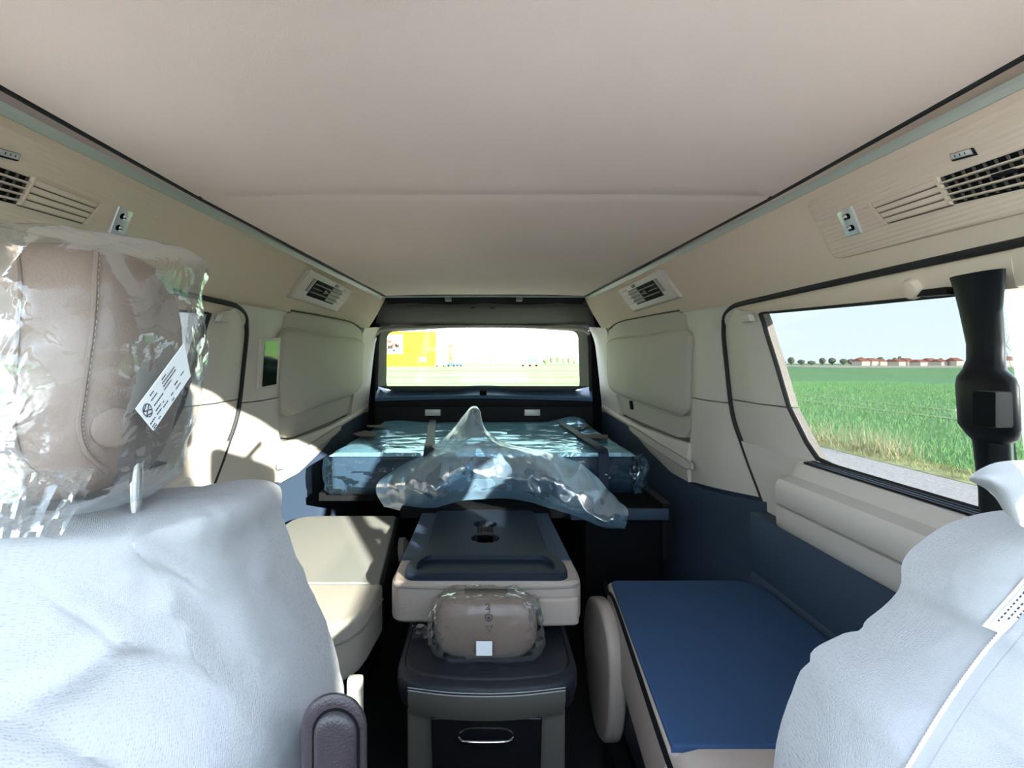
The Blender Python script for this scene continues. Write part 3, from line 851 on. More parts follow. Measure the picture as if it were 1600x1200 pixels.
for s in (1, -1):
    wd = side_word[s]
    # ---- front overhead console
    con = root('overhead_console', S(s, 0.9, 0.22), 'ribbed beige overhead console with vents and lamp above the sliding door, image ' + wd, 'console', 'overhead consoles')
    o1, o2 = wall_at(1265, 318), wall_at(1308, 402)
    edge = [(o1[0], o1[1] - 0.006), (o1[0] - 0.012, o1[1] + 0.004)]
    top = [(1.10, 0.347), (0.9, 0.347), (0.5, 0.347)]
    outl = [(o2[0], o2[1]), (o1[0] + 0.004, o1[1] - 0.010), (o1[0] - 0.012, o1[1] + 0.003), (0.5, 0.345), (0.5, 0.205), (o2[0] - 0.02, o2[1] - 0.006)]
    plate('console_panel', s, outl, 0.0, 0.0075, 'console_ribbed', con, 0.003)
    q = [wall_at(*p) for p in ((1316, 333), (1338, 322), (1354, 364), (1331, 370))]
    lampq = q
    pl = plate('lamp_plate', s, q, 0.004, 0.0115, 'satin', con, 0.0015)
    for v in (0.28, 0.72):
        c = quad_in(q, 0.45, 0.55, v, v + 0.01)[0]
        lathe('lamp_bulb', S(s, c.x, c.y, 0.011), (-s, 0, -0.4), [(0.0065, 0), (0.0065, 0.002), (0.004, 0.004), (0.001, 0.005)], 'chrome', pl, 12)
        c2 = quad_in(q, 0.62, 0.7, v, v + 0.01)[0]
        lathe('bulb_socket', S(s, c2.x, c2.y, 0.0105), (-s, 0, -0.4), [(0.006, 0), (0.006, 0.0018), (0.003, 0.002)], 'black', pl, 12)
    # closed grille
    q = [wall_at(*p) for p in ((1367, 319), (1473, 279), (1497, 321), (1393, 350))]
    gr = plate('grille_frame', s, q, 0.004, 0.009, 'beige_dark', con)
    for k in range(4):
        plate('slat', s, quad_in(q, 0.04, 0.99, k * 0.25 + 0.02, k * 0.25 + 0.225), 0.006, 0.0125, 'console', gr, 0.002)
    plate('grille_edge', s, quad_in(q, -0.035, 0.02, -0.04, 1.03), 0.005, 0.013, 'console', gr, 0.002)
    # open vent
    q = [wall_at(*p) for p in ((1476, 278), (1640, 222), (1664, 282), (1498, 319))]
    vt = plate('vent_shade_plate', s, q, 0.004, 0.0085, 'black', con)  # flat black plate stands in for the shaded hollow
    for k in range(1, 5):
        plate('slat', s, quad_in(q, 0.0, 1.0, k * 0.22 - 0.03, k * 0.22 + 0.025), 0.008, 0.015, 'console', vt, 0.001)
    for k in range(9):
        plate('vane', s, quad_in(q, k * 0.11 + 0.03, k * 0.11 + 0.055, 0.03, 0.97), 0.008, 0.0105, 'beige_dark', vt)
    plate('vent_edge', s, quad_in(q, -0.03, 0.012, -0.02, 1.02), 0.005, 0.015, 'console', vt, 0.002)
    plate('vent_lever', s, quad_in(q, 0.55, 0.75, 0.46, 0.56), 0.012, 0.020, 'black_plastic', vt, 0.001)
    # switch
    q = [wall_at(*p) for p in ((1493, 241), (1528, 231), (1534, 242), (1497, 252))]
    sw = plate('switch', s, q, 0.004, 0.0095, 'black_plastic', con)
    plate('switch_key', s, quad_in(q, 0.07, 0.95, 0.1, 0.85), 0.008, 0.012, 'satin', sw, 0.001)
    for k in range(3):
        plate('switch_mark', s, quad_in(q, 0.25 + k * 0.22, 0.29 + k * 0.22, 0.35, 0.65), 0.0115, 0.0125, 'ink', sw)

    # ---- rear air vent
    vent = root('air_vent', S(s, 2.2, 0.24), 'pale plastic rear air vent housing above the covered window, image ' + wd, 'vent', 'rear air vents')
    q = [wall_at(*p) for p in ((971, 454), (1038, 421), (1070, 464), (996, 487))]
    h = plate('housing', s, q, 0.0, 0.020, 'beige', vent, 0.006)
    g = quad_in(q, 0.22, 0.80, 0.22, 0.80)
    vb = plate('vent_mouth', s, g, 0.015, 0.0225, 'black', vent)
    for k in range(1, 4):
        plate('slat', s, quad_in(g, 0.0, 1.0, k * 0.25 - 0.03, k * 0.25 + 0.03), 0.02, 0.026, 'beige_dark', vb)
    plate('vane_block', s, quad_in(g, 0.02, 0.38, 0.05, 0.95), 0.02, 0.0245, 'grey_trim', vb)
    plate('vent_lever', s, quad_in(g, 0.55, 0.66, 0.40, 0.62), 0.024, 0.032, 'black_plastic', vb, 0.001)
    plate('thumb_wheel', s, quad_in(q, 0.83, 0.87, 0.22, 0.68), 0.018, 0.024, 'grey_trim', vent, 0.001)
    plate('indicator', s, quad_in(q, 0.35, 0.43, 0.08, 0.17), 0.018, 0.0225, 'black_plastic', vent)
    for k in range(4):
        plate('rib', s, quad_in(q, 0.04, 0.19, 0.12 + k * 0.17, 0.20 + k * 0.17), 0.018, 0.0235, 'beige', vent, 0.001)

    # ---- soft storage pouch hung over the rear side window
    pouch = root('window_pouch', S(s, 2.5, -0.30), 'soft grey beige storage pouch covering the rear side window, image ' + wd, 'pouch', 'window pouches')
    top_o = [wall_at(*p, 0.0) for p in ((949, 533), (953, 516), (964, 507), (1010, 496), (1062, 487), (1073, 492), (1077, 517), (1010, 525))]
    plate('hanging_panel', s, top_o, -0.035, 0.006, 'pouch', pouch, 0.004)
    low_o = [wall_at(*p, -0.02) for p in ((951, 600), (948, 560), (950, 530), (1078, 515), (1084, 570), (1082, 640), (1083, 668), (1074, 684), (1062, 684), (1000, 658), (960, 640))]
    plate('backing', s, low_o, -0.035, -0.012, 'pouch', pouch, 0.006)
    # puffed pocket
    o0 = [wall_at(*p, 0.01) for p in ((951, 600), (949, 560), (951, 532), (1010, 524), (1074, 516), (1077, 570), (1076, 632), (1070, 645), (1058, 648), (1010, 633), (965, 616))]
    oc = [Vector((p.x, p.y)) for p in catmull([(a, b, 0) for a, b in o0], 44, closed=True)]
    cy, cz = sum(p.x for p in oc) / 44, sum(p.y for p in oc) / 44
    vts, fcs = [], []
    lev = [(1.0, -0.012), (1.0, 0.004), (0.985, 0.012), (0.95, 0.018), (0.85, 0.024), (0.6, 0.030), (0.3, 0.033)]
    for k, d in lev:
        for p in oc:
            Yp, zp = cy + (p.x - cy) * k, cz + (p.y - cz) * k
            dd = d + 0.004 * noise.noise(Vector((Yp * 6, zp * 9, s)))
            vts.append(S(s, Yp, zp, dd if d > 0.004 else d))
    for i in range(len(lev) - 1):
        for j in range(44):
            fcs.append((i * 44 + j, i * 44 + (j + 1) % 44, (i + 1) * 44 + (j + 1) % 44, (i + 1) * 44 + j))
    vts.append(S(s, cy, cz, 0.034))
    for j in range(44):
        fcs.append((len(vts) - 1, (len(lev) - 1) * 44 + j, (len(lev) - 1) * 44 + (j + 1) % 44))
    pk = mesh('pocket', vts, fcs, 'pouch', pouch, 60)
    tube('piping', [S(s, p.x, p.y, 0.008) for p in oc], 0.0035, 'pouch', pk, 6, closed=True)
    # raised writing on the backing below the pocket
    a, b = wall_at(962, 628, -0.012), wall_at(992, 641, -0.012)
    for k in range(8):
        t = k / 8
        p0 = Vector(a).lerp(Vector(b), t); p1 = Vector(a).lerp(Vector(b), t + 0.08)
        plate('raised_letter', s, [(p0.x, p0.y - 0.006), (p1.x, p1.y - 0.006), (p1.x, p1.y + (0.012 if k in (0, 3) else 0.006)), (p0.x, p0.y + (0.012 if k in (0, 3) else 0.006))], -0.014, -0.010, 'paper', pouch)
    if s == 1:
        c = wall_at(988, 633, -0.01)
        plate('pull_tab', s, [(c[0] - 0.014, c[1] - 0.022), (c[0] + 0.014, c[1] - 0.022), (c[0] + 0.014, c[1] + 0.022), (c[0] - 0.014, c[1] + 0.022)], -0.012, 0.0, 'black', pouch)
    tube('window_edge', [S(s, p.x, p.y, 0.002) for p in catmull([wall_at(*p, 0) + (0,) for p in ((946, 640), (946, 560), (951, 522), (964, 505), (1010, 494), (1062, 485))], 30)], 0.003, 'rubber', pouch, 6)

# small dark display set into the image left C pillar
disp = root('wall_display', S(-1, 1.95, -0.1), 'narrow upright dark display with pale frame on the image left pillar', 'display')
q = [wall_at(*p, 0.012) for p in ((1081, 527), (1111, 529), (1116, 610), (1085, 604))]
plate('display_frame', -1, q, 0.0, 0.022, 'beige', disp, 0.004)
plate('display_glass', -1, quad_in(q, 0.14, 0.86, 0.06, 0.94), 0.02, 0.0235, 'screen', disp)

# ================================================================== REAR LUGGAGE BOARD AND MATTRESS
shelf = root('luggage_board', V(0, 2.6, -1.05), 'black luggage board on cabinets behind the folded seats', 'shelf')
prism('board', [V(x, y, -0.548) for x, y in ((-0.30, 1.92), (0.64, 1.92), (0.64, 3.24), (-0.66, 3.24), (-0.66, 2.16), (-0.30, 2.16))], [V(x, y, -0.517) for x, y in ((-0.30, 1.92), (0.64, 1.92), (0.64, 3.24), (-0.66, 3.24), (-0.66, 2.16), (-0.30, 2.16))], 'black', shelf, 0.0)
box('board_edge', 0.30, 0.645, 1.905, 1.925, -0.552, -0.512, 'dark', shelf, 0.006)
box('cabinet', 0.36, 0.64, 1.96, 3.2, -1.05, -0.548, 'black', shelf, 0.006)
box('cabinet', -0.66, -0.36, 2.85, 3.2, -1.05, -0.548, 'black', shelf, 0.006)
prism('bracket', [V(0.63, 1.93, -0.70), V(0.66, 1.93, -0.70), V(0.66, 1.93, -0.50), V(0.63, 1.93, -0.50)], [V(0.63, 2.3, -0.70), V(0.66, 2.3, -0.70), V(0.66, 2.3, -0.50), V(0.63, 2.3, -0.50)], 'black_plastic', shelf)

mt = root('wrapped_mattress', V(0, 2.7, -0.517), 'long mattress wrapped in shiny plastic film lying across the rear board', 'mattress')
MX0, MX1, MY0, MY1, MZ0, MZ1 = -0.62, 0.60, 2.12, 3.22, -0.515, -0.352
box('mattress_core', MX0 + 0.015, MX1 - 0.015, MY0 + 0.015, MY1 - 0.015, MZ0 + 0.002, MZ1 - 0.012, 'foam', mt, 0.02, 3)
# film: front, top and side faces with folds
def film_box():
    nx, ny, nz = 130, 56, 18
    vts, fcs = [], []
    def fold(p, nrm, along):
        return 0
    # profile: front face bottom -> front edge -> top -> rear edge -> down a little
    prof = [(MY0 + 0.004, MZ0 + 0.003 + (MZ1 - MZ0 - 0.008) * t / nz, 'f', t / nz) for t in range(nz)]
    prof += [(MY0 + 0.004 + (MY1 - MY0) * t / ny, MZ1, 't', t / ny) for t in range(ny + 1)]
    prof += [(MY1 + 0.004, MZ1 - 0.14 * t / 6, 'b', t / 6) for t in range(1, 7)]
    for j, (Y, z, k, t) in enumerate(prof):
        for i in range(nx + 1):
            u = i / nx
            X = MX0 + (MX1 - MX0) * u
            p = Vector((X, Y, z))
            e = min(u, 1 - u)
            if k == 't':
                h = crumple((X * 0.35, Y * 2.6, 0), 0.006, 7, 3) + 0.003 * noise.noise(Vector((X * 9, Y * 30, 1)))
                big = math.exp(-((X - 0.50) / 0.09) ** 2 - ((Y - 3.15) / 0.16) ** 2) * 0.035 + math.exp(-((X + 0.50) / 0.10) ** 2 - ((Y - 3.15) / 0.10) ** 2) * 0.012
                p.z += (h + big) * (1 if 0.02 < t < 0.98 else 0.3)
            elif k == 'f':
                h = crumple((X * 1.0 + z * 2.5, 0, z * 2.0 - X * 0.4), 0.020, 6, 9)
                p.y -= h * math.sin(math.pi * min(1, t * 1.2)) + 0.002
            # ends gathered inwards
            if e < 0.03:
                p.x += (0.03 - e) * 0.4 * (1 if u < 0.5 else -1)
                p.z -= (0.03 - e) * 0.4 if k == 't' else 0
            vts.append(V(p.x, p.y, p.z))
    w = nx + 1
    for j in range(len(prof) - 1):
        for i in range(nx):
            fcs.append((j * w + i, j * w + i + 1, (j + 1) * w + i + 1, (j + 1) * w + i))
    return vts, fcs
v_, f_ = film_box()
nf_ = 130 * 17
mesh('wrap_film', v_, f_[nf_:], 'wrap', mt, 25)
mesh('wrap_front', v_, f_[:nf_], 'wrap_clear', mt, 25)
for sgn, xx in ((-1, MX0 + 0.004), (1, MX1 - 0.004)):
    rows = []
    for a in range(9):
        rows.append([V(xx + sgn * (crumple((0, y, a), 0.02, 5, 2) * (1 if 0 < a < 8 else 0) - (0.012 if a in (0, 8) else 0)), y, MZ0 + 0.004 + (MZ1 - MZ0 - 0.008) * a / 8) for y in [MY0 + (MY1 - MY0) * k / 30 for k in range(31)]])
    grid('wrap_end', rows, 'wrap_clear', mt, 25)
# gathered film corner at the near right end
cr = []
for a in range(7):
    z = -0.36 - 0.15 * a / 6
    cr.append([V(0.585 + 0.045 * t + 0.008 * math.sin(a * 2.1 + t * 5), 2.115 - 0.02 * math.sin(t * 6 + a), z + 0.01 * math.sin(t * 4)) for t in [k / 6 for k in range(7)]])
grid('film_corner', cr, 'wrap_clear', mt, 25)
def strap(xt0, xt1):
    a = [V(xt0, MY0 - 0.012, MZ0 + 0.02), V(xt0, MY0 - 0.012, MZ1 - 0.005), V(xt0, MY0 + 0.01, MZ1 + 0.012)] + [V(xt0 + (xt1 - xt0) * t / 10, MY0 + 0.02 + (MY1 - MY0 - 0.02) * t / 10, MZ1 + 0.014) for t in range(1, 11)]
    w = Vector((0.020, 0, 0))
    shell('strap', [[p - w for p in a], [p + w for p in a]], [[p - w + Vector((0, 0.002, 0.003)) for p in a], [p + w + Vector((0, 0.002, 0.003)) for p in a]], 'strap', mt, 40)
strap(-0.22, -0.31)
strap(0.46, 0.42)
def card(name, px, Y, mname, parent, lift=0.016):
    pts = [at(x, y, 1.0) for x, y in px]
    res = []
    for p in pts:
        d = p - Vector((0, 0, EYE))
        t = (MZ1 + lift) / d.z
        res.append(Vector((0, 0, EYE)) + d * t)
    return prism(name, res, [p + Vector((0, 0, 0.002)) for p in res], mname, parent)
card('brown_patch', [(551, 678), (571, 673), (590, 677), (584, 683), (560, 682)], 0, 'card_brown', mt)
card('brown_patch', [(572, 665), (606, 664), (600, 668), (575, 668)], 0, 'card_brown', mt)
card('brown_patch', [(900, 679), (950, 680), (950, 686), (905, 684)], 0, 'card_brown', mt)
card('brown_patch', [(898, 669), (918, 664), (922, 666), (902, 671)], 0, 'card_brown', mt)

# ---- loose crumpled film thrown over the middle seat and the mattress edge
ctrl = [
    [at(640, 716, 2.22), at(690, 688, 2.28), at(722, 652, 2.22), at(736, 637, 2.16), at(747, 640, 2.16), at(752, 668, 2.24), at(790, 695, 2.26), at(850, 704, 2.2), at(910, 728, 2.12), at(950, 768, 2.0), at(968, 788, 1.92)],
    [at(615, 735, 2.10), at(668, 712, 2.12), at(708, 690, 2.10), at(728, 672, 2.06), at(748, 672, 2.06), at(768, 690, 2.08), at(800, 708, 2.10), at(850, 718, 2.06), at(905, 742, 2.02), at(948, 780, 1.93), at(976, 790, 1.88)],
    [at(592, 752, 2.06), at(648, 740, 2.00), at(694, 722, 1.98), at(724, 712, 1.96), at(754, 710, 1.96), at(784, 716, 1.98), at(816, 730, 1.98), at(856, 744, 1.94), at(902, 766, 1.92), at(942, 796, 1.88), at(982, 800, 1.85)],
    [at(588, 770, 2.05), at(634, 762, 1.97), at(682, 752, 1.94), at(722, 744, 1.92), at(758, 742, 1.93), at(794, 748, 1.94), at(826, 758, 1.94), at(862, 772, 1.92), at(900, 790, 1.89), at(936, 812, 1.86), at(980, 814, 1.84)],
    [at(600, 792, 2.05), at(640, 800, 1.98), at(676, 795, 1.95), at(720, 783, 1.96), at(760, 780, 1.97), at(796, 780, 1.97), at(830, 786, 1.96), at(866, 797, 1.93), at(902, 808, 1.90), at(940, 824, 1.87), at(976, 826, 1.85)],
]
rows = loft(ctrl, 100, 190)
for i, r in enumerate(rows):
    for j, p in enumerate(r):
        e = min(1, j / 12, (189 - j) / 12, (99 - i) / 9 + 0.2, i / 7 + 0.3)
        q = Vector((p.x, p.y * 0.4, p.z * 0.75))
        k = crumple(q, 0.046, 5.0, 4) + crumple(q, 0.016, 11, 8) + 0.003 * noise.noise(q * 40)
        r[j] = p + Vector((0.15, -0.9, 0.35)) * (k * e)
film = grid('plastic_sheet', rows, 'sheet', None, 22)
tag(film, 'crumpled translucent plastic sheet heaped in front of the wrapped mattress', 'plastic sheet')

# ================================================================== SECOND ROW: two folded seats
def plan(pts, r, z):
    return [V(p.x, p.y, z) for p in round_poly(pts, r, 5)]

ls = root('folded_seat', V(-0.55, 1.7, -1.05), 'folded rear seat with sunlit grey fabric back and cream leather end, image left', 'seat', 'folded single seats')
P = [(-0.75, 2.14), (-0.335, 2.14), (-0.325, 1.98), (-0.278, 1.478), (-0.75, 1.478)]
prism('backrest', plan(P, [0.10, 0.02, 0.03, 0.0, 0.0], -0.73), plan(P, [0.10, 0.02, 0.03, 0.0, 0.0], -0.604), 'leather_dark', ls, 0.012)
P2 = [(-0.74, 2.13), (-0.345, 2.13), (-0.333, 1.975), (-0.288, 1.480), (-0.74, 1.480)]
prism('back_fabric', plan(P2, [0.10, 0.02, 0.03, 0.0, 0.0], -0.62), plan(P2, [0.10, 0.02, 0.03, 0.0, 0.0], -0.598), 'sunlit_fabric', ls, 0.007, only_top=True)
# leather end: rolls over the front
PE = [(-0.75, 1.476), (-0.75, 1.212), (-0.30, 1.212), (-0.279, 1.476)]
pe = plan(PE, [0, 0.02, 0.14, 0], 0)
prism('head_end', [Vector((p.x, p.y, EYE - 0.735)) for p in pe], [Vector((p.x, p.y, EYE - 0.598)) for p in pe], 'leather', ls, 0.022, 4)
pe2 = [p for p in plan(PE, [0, 0.02, 0.14, 0], 0)][1:]
tube('seam', [Vector((p.x + 0.002, p.y - 0.002, EYE - 0.640)) for p in pe2], 0.0026, 'grey_trim', ls, 6)
tube('piping', [V(p[0], p[1], -0.602) for p in ((-0.335, 2.12), (-0.323, 1.98), (-0.277, 1.478))], 0.004, 'black', ls, 6)
box('cushion', -0.73, -0.33, 1.32, 2.05, -0.90, -0.75, 'leather_dark', ls, 0.03, 3)
box('pedestal', -0.74, -0.38, 1.35, 2.0, -1.05, -0.90, 'black_plastic', ls, 0.01)
lathe('hinge_cap', V(-0.315, 2.02, -0.70), (1, 0, 0.1), [(0.05, 0), (0.05, 0.02), (0.035, 0.03), (0.01, 0.034)], 'leather', ls, 20)

rs = root('folded_seat', V(0.53, 1.2, -1.05), 'folded rear seat with shaded blue grey fabric back, image right beside the sliding door', 'seat', 'folded single seats')
P = [(0.335, 1.505), (0.70, 1.51), (0.752, 1.46), (0.752, 0.85), (0.281, 0.848)]
prism('backrest', plan(P, [0.02, 0.06, 0.06, 0.0, 0.0], -0.75), plan(P, [0.02, 0.06, 0.06, 0.0, 0.0], -0.604), 'leather_grey', rs, 0.014)
P2 = [(0.345, 1.497), (0.70, 1.50), (0.745, 1.455), (0.745, 0.85), (0.291, 0.850)]
prism('back_fabric', plan(P2, [0.02, 0.06, 0.06, 0.0, 0.0], -0.62), plan(P2, [0.02, 0.06, 0.06, 0.0, 0.0], -0.598), 'shaded_fabric', rs, 0.006, only_top=True)
re_ = []
for v, (Y, z) in enumerate([(0.848, -0.602), (0.82, -0.601), (0.76, -0.606), (0.68, -0.62), (0.62, -0.65), (0.60, -0.70), (0.61, -0.75)]):
    re_.append([V(0.278 + 0.006 * v + 0.44 * t, Y, z - 0.03 * max(0, (0.12 - t) / 0.12) ** 2) for t in [k / 16 for k in range(17)]])
grid('head_end', re_, 'leather_grey', rs, 60)
tube('piping', catmull([V(0.332, 1.50, -0.603), V(0.322, 1.44, -0.606), V(0.326, 1.36, -0.604), V(0.279, 0.848, -0.604), V(0.284, 0.80, -0.612), V(0.30, 0.66, -0.645)], 30), 0.0045, 'black', rs, 6)
box('cushion', 0.33, 0.73, 0.80, 1.42, -0.90, -0.755, 'leather_dark', rs, 0.03, 3)
box('pedestal', 0.36, 0.74, 0.85, 1.40, -1.05, -0.90, 'black_plastic', rs, 0.01)
hx = []
o_h = [(1.44, -0.625), (1.36, -0.618), (1.29, -0.645), (1.262, -0.70), (1.262, -0.80), (1.30, -0.90), (1.38, -0.955), (1.47, -0.95), (1.57, -0.86), (1.60, -0.76), (1.54, -0.665)]
oc = catmull([(a, b, 0) for a, b in o_h], 40, closed=True)
prism('hinge_cover', [V(0.33, p.x, p.y) for p in oc], [V(0.288, p.x, p.y) for p in oc], 'leather_grey', rs, 0.014, 3)
box('hinge_foot', 0.30, 0.34, 1.22, 1.40, -1.05, -0.93, 'black_plastic', rs, 0.01)

# ================================================================== middle seat with table back
ms = root('middle_seat', V(0, 1.5, -1.05), 'folded middle seat whose dark table back has cup holders, between the folded seats', 'seat')
ZM = -0.520
def bool_cut(o, cutters):
    for c in cutters:
        md = o.modifiers.new('cut', 'BOOLEAN'); md.operation = 'DIFFERENCE'; md.solver = 'EXACT'; md.object = c
    dg = bpy.context.evaluated_depsgraph_get()
    me = bpy.data.meshes.new_from_object(o.evaluated_get(dg))
    o.modifiers.clear()
    old = o.data
    o.data = me
    bpy.data.meshes.remove(old)
    o.data.shade_smooth(); o.data.set_sharp_from_angle(angle=math.radians(35))
    for c in cutters:
        bpy.data.objects.remove(c)
# leather shell of the back
P = [(-0.232, 1.315), (0.236, 1.315), (0.238, 1.40), (0.222, 1.905), (-0.222, 1.905), (-0.230, 1.40)]
mb_ = prism('backrest', plan(P, [0.05, 0.05, 0, 0.03, 0.03, 0], -0.632), plan(P, [0.045, 0.045, 0, 0.03, 0.03, 0], ZM - 0.010), 'leather_grey', ms, 0.018, 3)
P = [(-0.224, 1.46), (0.230, 1.46), (0.220, 1.905), (-0.222, 1.905)]
dc_ = prism('dark_cover', plan(P, 0.01, -0.60), plan(P, 0.01, ZM - 0.004), 'dark', ms, 0.010, 2)
# table top: wide tray in front, narrow part behind
T = [(-0.200, 1.325), (0.205, 1.325), (0.205, 1.42), (0.178, 1.475), (0.172, 1.50), (0.170, 1.90), (-0.168, 1.90), (-0.168, 1.50), (-0.174, 1.475), (-0.200, 1.42)]
tb = prism('table_top', plan(T, [0.03, 0.03, 0.03, 0.03, 0.02, 0.02, 0.02, 0.02, 0.03, 0.03], ZM - 0.03), plan(T, [0.03, 0.03, 0.03, 0.03, 0.02, 0.02, 0.02, 0.02, 0.03, 0.03], ZM + 0.006), 'dark_table', ms, 0.008, 3, only_top=True)
cut = []
R_ = [(-0.172, 1.350), (0.176, 1.350), (0.176, 1.41), (0.155, 1.455), (-0.150, 1.455), (-0.172, 1.41)]
c = prism('cut', plan(R_, 0.02, ZM - 0.006), plan([(a * 1.03, 1.40 + (b - 1.40) * 1.10) for a, b in R_], 0.02, ZM + 0.03), 'dark_table'); cut.append(c)
def cup_cutters():
    cs = [lathe('cut', V(0.0, yy, ZM - 0.045), (0, 0, 1), [(rr * 0.9, 0), (rr, 0.09)], 'dark_table', None, 32) for yy, rr in ((1.595, 0.044), (1.735, 0.040))]
    cs.append(box('cut', -0.024, 0.024, 1.60, 1.73, ZM - 0.043, ZM + 0.05, 'dark_table'))
    for c_ in cs: c_.parent = ms; c_.location = -world_loc(ms)
    return cs
for c_ in cut: c_.parent = ms; c_.location = -world_loc(ms)
bool_cut(tb, cut + cup_cutters())
bool_cut(mb_, cup_cutters())
bool_cut(dc_, cup_cutters())
for yy, rr in ((1.595, 0.041), (1.735, 0.037)):
    lathe('cup_floor', V(0.0, yy, ZM - 0.044), (0, 0, 1), [(rr, 0), (rr, 0.004)], 'black', ms, 32)
box('cup_floor', -0.023, 0.023, 1.60, 1.73, ZM - 0.043, ZM - 0.040, 'black', ms)
box('tray_groove', -0.10, 0.10, 1.352, 1.356, ZM - 0.006, ZM - 0.003, 'black', ms)
tube('edge_seam', catmull([V(-0.226, 1.46, ZM - 0.026), V(-0.229, 1.38, ZM - 0.022), V(-0.222, 1.328, ZM - 0.022), V(-0.18, 1.312, ZM - 0.022), V(0.0, 1.311, ZM - 0.024), V(0.18, 1.312, ZM - 0.022), V(0.226, 1.328, ZM - 0.022), V(0.234, 1.38, ZM - 0.022), V(0.232, 1.46, ZM - 0.026)], 40), 0.0022, 'grey_trim', ms, 6)
P = [(0.125, 1.300), (0.228, 1.306), (0.226, 1.34), (0.125, 1.34)]
prism('end_pad', plan(P, [0.015, 0.02, 0, 0], -0.632), plan(P, [0.015, 0.02, 0, 0], ZM - 0.045), 'leather_grey', ms, 0.008, 3)
# cushion and pedestal
cp = []
for z, k in ((-0.732, 0.97), (-0.70, 1.0), (-0.676, 1.0), (-0.668, 0.975), (-0.664, 0.93)):
    oc = round_poly([(-0.195, 1.14), (0.0, 1.105), (0.20, 1.14), (0.205, 1.75), (-0.20, 1.75)], [0.07, 0.3, 0.07, 0.03, 0.03], 7)
    cp.append([V(0.002 + p.x * k, 1.45 + (p.y - 1.45) * k, z) for p in oc])
cu = grid('cushion', cp, 'leather_dark', ms, 50, closed=True)
prism('cushion_top', [V(p.x, p.y, p.z - EYE - 0.004) for p in cp[-1]], [V(p.x * 0.98, 1.45 + (p.y - 1.45) * 0.98, p.z - EYE + 0.003) for p in cp[-1]], 'leather_dark', ms, 0.003, 2, only_top=True)
fr = catmull([V(-0.16, 1.128, 0), V(-0.08, 1.112, 0), V(0.0, 1.107, 0), V(0.08, 1.112, 0), V(0.166, 1.128, 0)], 24)
grid('front_band', [[Vector((p.x, p.y - 0.003, EYE - 0.675)) for p in fr], [Vector((p.x, p.y - 0.006, EYE - 0.70)) for p in fr], [Vector((p.x * 0.98, p.y + 0.012, EYE - 0.737)) for p in fr]], 'beige_dark', ms, 50)
for kx, zz in ((0, -0.671), (1, -0.677)):
    for k in range(60):
        pass
    pts = [Vector((p.x, p.y - 0.004, EYE + zz)) for p in fr]
    tube('stitching', pts, 0.0013, 'thread_grey', ms, 5)
prism('pedestal', [V(-0.165, 1.16, -1.05), V(0.17, 1.16, -1.05), V(0.17, 1.7, -1.05), V(-0.165, 1.7, -1.05)], [V(-0.165, 1.15, -0.73), V(0.17, 1.15, -0.73), V(0.17, 1.7, -0.73), V(-0.165, 1.7, -0.73)], 'beige_dark', ms, 0.006)
dr = prism('drawer_front', [V(-0.105, 1.135, -1.05), V(0.11, 1.135, -1.05), V(0.11, 1.17, -1.05), V(-0.105, 1.17, -1.05)], [V(-0.112, 1.125, -0.735), V(0.118, 1.125, -0.735), V(0.118, 1.17, -0.735), V(-0.112, 1.17, -0.735)], 'black_gloss', ms, 0.004)
tube('drawer_handle', catmull([at(717, 1153, 1.12), at(722, 1158, 1.11), at(735, 1159.5, 1.105), at(759, 1160, 1.105), at(783, 1159.5, 1.105), at(796, 1158, 1.11), at(802, 1153, 1.12)], 24), 0.0028, 'chrome', dr, 8)
# headrest of the middle seat
HB = [(1.0, 0.0)]
hr_ = []
for t in range(13):
    a = math.pi * t / 12
    z = -0.600 + 0.066 * math.cos(a) * (1 if True else 0)
    k = max(0.05, abs(math.sin(a)) ** 0.35)
    hr_.append([V(0.0015 + 0.118 * k * math.copysign(abs(math.cos(b)) ** 0.45, math.cos(b)), 1.252 + 0.048 * k * math.copysign(abs(math.sin(b)) ** 0.6, math.sin(b)), z) for b in [2 * math.pi * q / 40 for q in range(40)]])
grid('headrest', hr_, 'headrest', ms, 60, closed=True)

def blob_bag(name, cx, cy, cz, hx, hy, hz, material, amp, scale, seed, nr=44, nc=96, px=0.45, py=0.6, pz=0.35, fn=None):
    rows = []
    for t in range(nr):
        a = math.pi * (0.02 + 0.96 * t / (nr - 1))
        k = abs(math.sin(a)) ** pz
        r = []
        for q in range(nc):
            b = 2 * math.pi * q / nc
            d = Vector((math.copysign(abs(math.cos(b)) ** px, math.cos(b)) * k, math.copysign(abs(math.sin(b)) ** py, math.sin(b)) * k, math.cos(a)))
            p = Vector((cx + hx * d.x, cy + hy * d.y, cz + hz * d.z))
            p += d.normalized() * (crumple(p, amp, scale, seed) + crumple(p, amp * 0.45, scale * 2.6, seed + 4) - amp * 0.2)
            if fn: p = fn(p, d)
            r.append(V(p.x, p.y, p.z))
        rows.append(r)
    return grid(name, rows, material, None, 25, closed=True)

